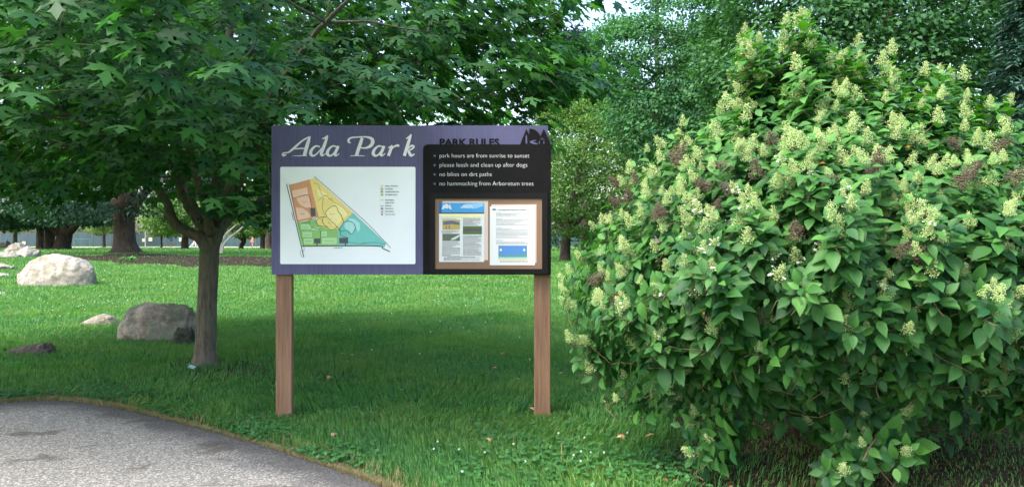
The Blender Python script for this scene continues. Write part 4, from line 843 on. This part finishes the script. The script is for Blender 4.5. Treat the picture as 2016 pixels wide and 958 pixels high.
# the odd bare twig hanging at the front
mb.tube(smooth_line([P(1735, 820, 4.9), P(1730, 850, 4.6), P(1712, 880, 4.3), P(1700, 905, 4.2)], 4), .005, 5)
mb.build('stems', m_hst, bush, smooth=True)
pos, tip, nrm, sz, rn = [], [], [], [], []; fl = []
ctr = np.array([2.9, YC, 1.3])
for (x, y, z, k, v, d) in tips:
    c = np.array([x, y, z]); out = norm((c - ctr) * [1, 1.1, .8]); up = .95 if v < 480 else .35
    ax = norm(out * .8 + np.array([0, 0, up]) + r.randn(3) * .2); n_ = r.randint(4, 8); young = r.rand() < (.22 if v < 300 else .07)
    a0 = r.rand() * 3.14; e1 = norm(np.cross(ax, [0.3, .2, 1])); e2 = np.cross(ax, e1)
    for q in range(n_):
        f = q / n_; b = c - ax * (.02 + .30 * f)
        for sgn in (0, math.pi):
            a = a0 + q * 1.571 + sgn + r.randn() * .25; lat = e1 * math.cos(a) + e2 * math.sin(a)
            tp = lat + ax * (.35 * (1 - f)) + out * .3 + np.array([0, 0, .05 - .42 * f]) + r.randn(3) * .22
            pos.append(b + lat * .02); tip.append(tp); nrm.append(ax * .9 + out * .35 + np.array([0, 0, .35]) + r.randn(3) * .15); sz.append((.060 + .055 * min(1, .2 + f)) * (.65 + .6 * r.rand()))
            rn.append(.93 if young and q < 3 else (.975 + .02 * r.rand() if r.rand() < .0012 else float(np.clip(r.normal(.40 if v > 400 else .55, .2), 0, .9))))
    pf = .46 if v < 260 else (.66 if v < 520 else (.6 if v < 640 else .42))
    if k < -.4 and r.rand() < pf: fl.append((c, norm(ax * .6 + np.array([0, 0, .9]) + r.randn(3) * .33), v))
# loose leaves inside, so that the shrub is full
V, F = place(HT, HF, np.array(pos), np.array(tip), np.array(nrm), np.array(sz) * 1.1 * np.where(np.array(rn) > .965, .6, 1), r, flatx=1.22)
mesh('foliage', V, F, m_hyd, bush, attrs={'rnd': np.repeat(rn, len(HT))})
# flower spikes
OV = np.array([(1, 0, 0), (-1, 0, 0), (0, 1, 0), (0, -1, 0), (0, 0, 1), (0, 0, -1)], float)
OF = np.array([[0, 2, 4], [2, 1, 4], [1, 3, 4], [3, 0, 4], [2, 0, 5], [1, 2, 5], [3, 1, 5], [0, 3, 5]])
def panicle(seed, dried=False):
    r = np.random.RandomState(seed); V, F, n_, rn = [], [], 0, []; H = 1.0
    for i in range(34):                                   # side branchlets, shorter towards the tip
        f = (i + .5) / 34; L_ = .33 * (1 - f) ** .8 + .03; a = i * 2.4; zc = f * .9
        d = np.array([math.cos(a), math.sin(a), .45 + .4 * f])
        for j in range(int(5 + 10 * (1 - f))):
            s = .25 + .8 * r.rand(); c = np.array([0, 0, zc]) + d * L_ * s + r.randn(3) * (.05 if not dried else .07); q = (.019 + .013 * r.rand()) * (1.15 if dried else 1)
            m_ = OV * q * (.8 + .4 * r.rand(1, 3)); V.append(c + m_); F.append(OF + n_); n_ += 6; rn += [r.rand() * .9] * 6
    V, F = np.vstack(V), np.vstack(F)
    st, fs = tube([(0, 0, -.35), (0, 0, .5), (0, 0, .95)], [.018, .014, .006], 4)
    return V, F, np.array(rn), st, fs
def sepals(seed, n_):
    r = np.random.RandomState(seed); P_, T_, N_ = [], [], []
    for i in range(n_):
        a = r.rand() * 6.283; d = np.array([math.cos(a), math.sin(a), .3]); c = d * (.25 + .18 * r.rand()) + np.array([0, 0, .35 * r.rand()])
        for k in range(4):
            b = k * 1.571 + a; P_.append(c); T_.append(np.array([math.cos(b), math.sin(b), .2]) * .9 + d * .3); N_.append(d + r.randn(3) * .2)
    return place(QT * [1.1, 1, 1], QF, np.array(P_), np.array(T_), np.array(N_), np.full(len(P_), .11), r)
fl.sort(key=lambda t: np.linalg.norm(t[0] - [0, 0, 1.6]))
variants = [panicle(300 + i) for i in range(5)]; dv = [panicle(400 + i, True) for i in range(3)]
def basis(ax, ang):
    ax = norm(ax); e1 = norm(np.cross(ax, [math.cos(ang), math.sin(ang), .1])); return np.stack([e1, np.cross(ax, e1), ax], 0)
first = {}; rest = MB(); nfl = 0; off = origin(bush)
def inst(kind, Vv, Fv, rn, mat, name, M, c, sub=None):
    key = (kind, name)
    if key not in first:
        o = mesh(name, Vv, Fv, mat, attrs={'rnd': rn}); first[key] = o
        s = None
        if sub is not None: s = mesh('white_sepals', sub[0], sub[1], m_whi, attrs={'rnd': np.full(len(sub[0]), .5)}); s.parent = o; first[(key, 's')] = s
    else:
        o = first[key].copy(); COL.objects.link(o)
        if (key, 's') in first: s = first[(key, 's')].copy(); COL.objects.link(s); s.parent = o
    o.parent = bush; m4 = Matrix([list(M[:, 0]) + [0], list(M[:, 1]) + [0], list(M[:, 2]) + [0], [0, 0, 0, 1]])
    o.matrix_local = Matrix.Translation(Vector(c - off)) @ m4
    return o
dried_n = 0
fr2 = []
for i, (c, ax, v) in enumerate(fl):
    s = (.065 + .055 * r.rand()) * (1.2 if v < 300 else 1.0)
    B_ = basis(ax, r.rand() * 6) ; M = (B_ * s).T @ np.diag([1, 1, 1]); M = B_ * s   # rows are axes
    kv = r.randint(5)
    if nfl < 100:
        inst('f%d' % kv, variants[kv][0], variants[kv][1], variants[kv][2], m_flo, 'flower_panicle', M, c, sepals(50 + kv, 7) if kv in (1, 3) else None); nfl += 1
    else:
        Vv = variants[kv][0] @ M + c; rest.add(Vv, variants[kv][1], variants[kv][2])
if rest.n: o = rest.build('flower_panicles', m_flo, bush); o['kind'] = 'stuff'
for (u, v) in [(1160, 560), (1195, 590), (1222, 402), (1250, 360), (1225, 365), (1330, 310), (1345, 325), (1240, 400), (1725, 330), (1700, 345), (1660, 460), (1640, 440), (1760, 505), (1800, 520), (1835, 435), (1950, 295), (1890, 290), (1905, 350), (1880, 370), (1440, 335), (1450, 380), (1490, 350), (1405, 420), (1560, 300), (1290, 410), (1280, 430), (1310, 430), (1400, 370), (1615, 360), (1570, 470), (1960, 690), (1470, 650), (1525, 290), (1980, 360)]:
    d = edge_dist(SP, np.array([u]), np.array([v]))[0]; t = min(1, d / 330); h = 1.75 * math.sqrt(1 - (1 - t) ** 2); c = P(u, v, YC - h * .97)
    kv = r.randint(3); M = basis(np.array([r.randn() * .7, -.35, .45]), r.rand() * 6) * (.10 + .04 * r.rand())
    inst('d%d' % kv, dv[kv][0], dv[kv][1], dv[kv][2], m_dry, 'dried_flower_head', M, c)

# ------------------------------------------------------------------ fence of the courts
FY = 124.0; fz = float(gz(-40, FY)); xs = np.arange(-104, 46, 3.05)
fence = thing('court_fence', 'tall grey blue screened wire fence round the courts at the far end', 'fence', (-44, FY, 0))
nS = NT('windscreen'); f = nS.noise(nS.co('Object', (1, 1, .1)), .8, 2); nS.base(nS.ramp(f, [(.3, lin(58, 76, 84)), (.7, lin(70, 90, 100))]), .8, .2)
mx = nS.node('ShaderNodeMixShader'); tp = nS.node('ShaderNodeBsdfTransparent'); mx.inputs[0].default_value = .16
nS.l.new(nS.b.outputs[0], mx.inputs[1]); nS.l.new(tp.outputs[0], mx.inputs[2]); nS.l.new(mx.outputs[0], nS.out.inputs[0])
m_post = plain('fence post', (.10, .12, .12), .5, .4); mb = MB()
r = np.random.RandomState(7)
for a, b in zip(xs[:-1], xs[1:]): mb.box(a + .05, b - .05, FY - .01, FY + .01, .12, 2.15 + .15 * r.rand())
mb.build('windscreen', nS.m, fence)
mb = MB()
mb.box(xs[0], xs[-1], FY + .02, FY + .05, 2.58, 2.64); mb.box(xs[0], xs[-1], FY + .02, FY + .05, 1.2, 1.24)
for zz in np.arange(2.3, 2.6, .07): mb.box(xs[0], xs[-1], FY + .02, FY + .03, zz, zz + .012)
mb.build('rail', m_post, fence)
for x in xs: MB().tube([(x, FY + .06, -.1), (x, FY + .06, 2.72)], .07, 6).build('post', m_post, fence, loc=(x, FY + .06, 0))
for px, py, s in ((283, 472.5, .55), (296, 471, .62), (356, 471.5, .6), (47, 478, .5)):
    c = P(px, py, FY - .08); MB().box(c[0] - s / 2, c[0] + s / 2, FY - .09, FY - .02, c[2] - s / 2, c[2] + s / 2).build('sign_plate', plain('cream plate', (.62, .55, .36)), fence, loc=c)
lamp = thing('light_pole', 'pale light pole standing by the court fence', 'pole', P(286, 483, 118) * [1, 1, 0]); c = lamp.location
mb = MB(); mb.tube([(c[0], 118, -.1), (c[0], 118, 3.0), (c[0], 118, 7.5)], [.09, .08, .06], 8); mb.box(c[0] - .5, c[0] + .5, 117.9, 118.1, 7.4, 7.52); mb.build('shaft', plain('pale metal', (.45, .47, .45)), lamp)
g = thing('goal_frame', 'small teal frame standing in front of the court fence', 'frame', P(162, 484, 119) * [1, 1, 0]); c = g.location
mb = MB(); 
for sx in (-1.2, 1.2): mb.tube([(c[0] + sx, 119, 0), (c[0] + sx, 119, 1.35)], .035, 6)
mb.tube([(c[0] - 1.2, 119, 1.35), (c[0] + 1.2, 119, 1.35)], .035, 6); mb.tube([(c[0] - 1.2, 120, 0), (c[0] - 1.2, 119, 1.35)], .05, 6); mb.tube([(c[0] + 1.2, 120, 0), (c[0] + 1.2, 119, 1.35)], .05, 6)
mb.build('bars', plain('teal paint', lin(55, 125, 115)), g)
g = thing('trestle', 'small white A shaped stand on the grass by the court fence', 'stand', P(380, 484, 117) * [1, 1, 0]); c = g.location
mb = MB()
for sx, y in ((-.55, 117), (.5, 117), (-.5, 117.7), (.55, 117.7)): mb.tube([(c[0] + sx, y, 0), (c[0] + .15, 117.35, 1.1)], .06, 5)
mb.tube([(c[0] - .25, 117.2, .45), (c[0] + .35, 117.2, .5)], .05, 5); mb.build('legs', plain('white metal', (.75, .68, .66)), g)

# ------------------------------------------------------------------ people far across the lawn
m_skin = plain('skin', (.50, .30, .21), .6)
def skin_mesh(name, pts, edges, rad, mat, parent, sub=1):
    me = bpy.data.meshes.new(name); me.from_pydata([tuple(p) for p in pts], edges, []); o = bpy.data.objects.new(name, me); COL.objects.link(o)
    o.parent = parent; me.materials.append(mat); md = o.modifiers.new('skin', 'SKIN')
    for v, q in zip(me.skin_vertices[0].data, rad): v.radius = (q, q) if np.isscalar(q) else q
    me.skin_vertices[0].data[0].use_root = True
    s = o.modifiers.new('sub', 'SUBSURF'); s.levels = s.render_levels = sub
    return o
def person(label, px, py, Y, shirt, shorts, turn, h=1.72, arm=.3):
    x, z0 = P(px, py, Y)[0], float(gz(P(px, py, Y)[0], Y)); t = thing('person', label, 'person', (x, Y, z0), 'people far off by the courts'); t.rotation_euler = (0, 0, turn); k = h / 1.72
    j = dict(pel=(0, 0, .92), wai=(0, 0, 1.08), che=(0, 0, 1.3), nek=(0, 0, 1.46), hd0=(0, -.01, 1.55), hd1=(0, -.02, 1.68))
    pts = [j['pel'], j['wai'], j['che'], j['nek'], j['hd0'], j['hd1']]; E = [(0, 1), (1, 2), (2, 3), (3, 4), (4, 5)]; rad = [(.15, .11), (.135, .10), (.165, .115), .055, .09, .085]
    for s in (-1, 1):
        b = len(pts); st = .16 * s
        pts += [(s * .09, 0, .86), (s * .10, -st * .6, .48), (s * .10, -st + .03, .08), (s * .10, -st - .15, .04)]; E += [(0, b), (b, b + 1), (b + 1, b + 2), (b + 2, b + 3)]; rad += [.09, .058, .042, .035]
        b = len(pts); pts += [(s * .19, 0, 1.37), (s * .25, st * arm, 1.12), (s * .24, st * arm - .16, .92), (s * .23, st * arm - .22, .86)]; E += [(2, b), (b, b + 1), (b + 1, b + 2), (b + 2, b + 3)]; rad += [.055, .042, .034, .036]
    sc = lambda P_: [tuple(np.array(p) * k) for p in P_]
    body = skin_mesh('body', sc(pts), E, rad, m_skin, t, 1)
    skin_mesh('shirt', sc([(0, 0, .92), (0, 0, 1.1), (0, 0, 1.32), (0, 0, 1.42), (.19, 0, 1.37), (-.19, 0, 1.37), (.235, .16 * arm * .6, 1.2), (-.235, -.16 * arm * .6, 1.2)]), [(0, 1), (1, 2), (2, 3), (2, 4), (2, 5), (4, 6), (5, 7)], [(.17, .13), (.16, .12), (.185, .135), .07, .075, .075, .065, .065], shirt, t)
    skin_mesh('shorts', sc([(0, 0, .95), (.09, 0, .86), (-.09, 0, .86), (.10, -.05, .56), (-.10, .05, .56)]), [(0, 1), (0, 2), (1, 3), (2, 4)], [(.165, .125), .11, .11, .085, .085], shorts, t)
    hb = bmesh.new(); bmesh.ops.create_icosphere(hb, subdivisions=2, radius=.108 * k); V = np.array([v.co[:] for v in hb.verts]); F = np.array([[v.index for v in f.verts] for f in hb.faces]); hb.free()
    V = V[:, :] * [.9, 1, 1.0]; V[:, 2] = np.where(V[:, 1] < 0, np.maximum(V[:, 2], .045), V[:, 2]); V += [0, .01, 1.66 * k]
    hme = bpy.data.meshes.new('hair'); hme.from_pydata(V.tolist(), [], F.tolist()); hme.materials.append(plain('hair', (.05, .03, .02))); ho = bpy.data.objects.new('hair', hme); COL.objects.link(ho); ho.parent = t
person('far person in a bright blue top walking in front of the court fence', 337, 484, 114, plain('blue cloth', lin(45, 105, 215)), plain('pale cloth', (.55, .5, .48)), .5)
person('far person in a salmon pink top standing near the two dark trunks', 497, 484.5, 112, plain('pink cloth', lin(235, 105, 120)), plain('rosy cloth', lin(190, 110, 115)), -.3)

# ------------------------------------------------------------------ small things on the lawn
m_fallen = plain('dry leaf', (.38, .24, .13), .8, .2, .3, 60)
LEAVES = [(746, 631, 'small tan leaf alone in the brightest grass behind the sign'), (671, 703, 'curled brown leaf, larger of a pair beneath the map'), (692, 706, 'little brown leaf, smaller of a pair beneath the map'), (644, 751, 'tan leaf in the shade near the left post'), (988, 702, 'tan leaf behind the sign near its right post'), (972, 731, 'reddish brown leaf behind the sign, a step in front of the tan one'), (1016, 754, 'tan leaf closest to the right post'), (652, 867, 'pale leaf alone in front of the sign near the path'), (1105, 743, 'leaf just left of the shrub right of the post'), (1189, 799, 'yellow leaf at the left foot of the shrub'), (1229, 871, 'brown leaf on the grass before the shrub'), (1282, 869, 'pale brown leaf at the edge of the bare soil'), (1045, 815, 'brown leaf beside the foot of the right post'), (960, 878, 'dull leaf in the grass before the right post')]
for i, (px, py, lab) in enumerate(LEAVES):
    r = np.random.RandomState(500 + i); g = G(px, py); g[2] += .055; a = r.rand() * 6.28
    V, F = place(MT * [1, 1, 2.2], MF, np.array([g]), np.array([[math.cos(a), math.sin(a), .12]]), np.array([[r.randn() * .25, -.35, 1]]), np.array([.048 + .018 * r.rand()]), r)
    o = mesh('fallen_leaf', V, F, m_fallen, loc=g); tag(o, lab, 'leaf', 'fallen leaves on the lawn'); md = o.modifiers.new('t', 'SOLIDIFY'); md.thickness = .0012
# green tag at the foot of the maple
g = G(380, 732); t = thing('plant_tag', 'small teal green name tag leaning at the foot of the maple', 'tag', g)
mb = MB(); c = P(378, 722, g[1]); w_, h_ = .055, .032; a = R(18)
q = np.array([(-w_, -h_), (w_, -h_), (w_, h_), (-w_, h_)]) @ np.array([[math.cos(a), -math.sin(a)], [math.sin(a), math.cos(a)]])
V = [(c[0] + x, c[1] + .3 * z - .0, c[2] + z) for x, z in q]; V += [(x, y + .003, z) for x, y, z in V]
mesh('plate', V, [[[0, 1, 2, 3], [7, 6, 5, 4], [0, 4, 5, 1], [1, 5, 6, 2], [2, 6, 7, 3], [3, 7, 4, 0]]], plain('teal plate', lin(40, 120, 105)), t)
mb = MB()
for k in (-.35, .05, .45):
    p0 = np.array([-w_ * .7, h_ * k]), np.array([w_ * .7, h_ * k]), np.array([w_ * .7, h_ * (k + .16)]), np.array([-w_ * .7, h_ * (k + .16)])
    q = np.array(p0) @ np.array([[math.cos(a), -math.sin(a)], [math.sin(a), math.cos(a)]]); mb.add([(c[0] + x, c[1] + .3 * z - .0015, c[2] + z) for x, z in q], [[0, 1, 2, 3]])
mb.build('printed_lines', m_paper, t); MB().tube([(c[0], c[1] + .01, -.03), (c[0], c[1] + .006, c[2] + .01)], .004, 6).build('stake', m_post, t)
# clover: low leaves and little white heads
r = np.random.RandomState(31); mbv, mbf, rn, nv = [], [], [], 0
pos = []
for (cx_, cy_, sx, sy, N) in ((505, 852, 40, 10, 420), (60, 785, 90, 8, 300), (230, 780, 50, 8, 200), (330, 812, 40, 9, 120), (1060, 905, 90, 28, 300), (1290, 930, 60, 20, 200), (640, 905, 60, 12, 160), (800, 800, 200, 60, 150)):
    for k in range(N):
        px, py = cx_ + sx * r.randn(), cy_ + sy * r.randn()
        if 560 > py: continue
        g = G(px, min(py, 990)); 
        if inside(path_poly, np.array([g[0]]), np.array([g[1]]))[0]: continue
        pos.append(g + [0, 0, .03 + .035 * r.rand()])
pos = np.array(pos); N = len(pos); pos3 = np.repeat(pos, 3, 0); a = np.repeat(r.rand(N) * 6.28, 3) + np.tile([0, 2.09, 4.19], N)
V, F = place(QT * [1.9, 1, 1], QF, pos3, np.column_stack([np.cos(a), np.sin(a), np.full(3 * N, .15)]), np.array([0, -.3, 1]) + r.randn(3 * N, 3) * .25, .018 + .014 * r.rand(3 * N), r)
o = mesh('clover', V, F, leafmat('clover leaf', (.03, .12, .03), (.07, .22, .06), (1.3, 1.7, .4)), attrs={'rnd': np.repeat(r.rand(3 * N) * .9, 4)}); tag(o, 'low clover leaves growing through the grass near the path', 'clover', kind='stuff')
V, F, rn, n_ = [], [], [], 0
spots = [(1040 + 110 * r.randn(), 905 + 26 * r.randn()) for _ in range(16)] + [(150 + 60 * r.randn(), 600 + 16 * r.randn()) for _ in range(34)] + [(900 + 90 * r.randn(), 640 + 40 * r.randn()) for _ in range(22)]
for px, py in spots:
    if py > 985 or py < 560: continue
    g = G(px, py)
    if inside(path_poly, np.array([g[0]]), np.array([g[1]]))[0]: continue
    for k in range(14):
        c = g + [0, 0, .085] + norm(r.randn(3)) * .0055; V.append(c + OV * .0033 * (g[1] / 5) ** .4); F.append(OF + n_); n_ += 6; rn += [r.rand()] * 6
o = mesh('clover_blossom', np.vstack(V), np.vstack(F), m_whi, attrs={'rnd': rn}); tag(o, 'scattered small white clover blossoms in the grass', 'clover', kind='stuff')
# litter on the bare soil under the shrub
r = np.random.RandomState(41); N = 900; P_ = np.column_stack([.9 + 5.2 * r.rand(N), 3.4 + 3.8 * r.rand(N), np.full(N, .02)]); k = inside(np.array(HSOIL_W), P_[:, 0], P_[:, 1]); P_ = P_[k]; N = len(P_); a = r.rand(N) * 6.28
V, F = place(QT * [1, 1, 2], QF, P_ + [0, 0, .012], np.column_stack([np.cos(a), np.sin(a), .1 * r.randn(N)]), np.array([0, 0, 1]) + r.randn(N, 3) * .3, .03 + .05 * r.rand(N), r)
o = mesh('leaf_litter', V, F, leafmat('leaf litter', (.06, .035, .02), (.22, .13, .07), (1, 1, 1), .9, .1, .1), attrs={'rnd': np.repeat(r.rand(N) * .96, 4)}); tag(o, 'brown leaf litter on the bare soil under the shrub', 'leaf litter', kind='stuff')
# broad leaved weed in the mulch
for px, py, lab in ((258, 516, 'bright green leafy weed growing in the mulch below the thick old trunk'), (238, 513, 'smaller green weed in the mulch left of the bright one')):
    r = np.random.RandomState(px); g = G(px, py); N = 22 if px == 258 else 12; s = g[1] / FPX * (11 if px == 258 else 7); a = r.rand(N) * 6.28
    V, F = place(HT, HF, g + np.column_stack([.15 * s * r.randn(N), .15 * s * r.randn(N), s * .3 + s * .5 * r.rand(N)]), np.column_stack([np.cos(a), np.sin(a), .3 + .5 * r.rand(N)]), np.array([0, -.4, 1]) + r.randn(N, 3) * .3, s * (.6 + .4 * r.rand(N)), r)
    t = thing('weed_plant', lab, 'weed', g, 'weeds in the mulch'); mesh('foliage', V, F, leafmat('weed leaf', (.06, .2, .05), (.12, .34, .09), (1.3, 1.7, .4)), t, attrs={'rnd': np.repeat(r.rand(N), len(HT))})
    MB().tube([g - [0, 0, .02], g + [0, 0, s * .8]], .01 * s / .3, 5).build('stem', m_hst, t)
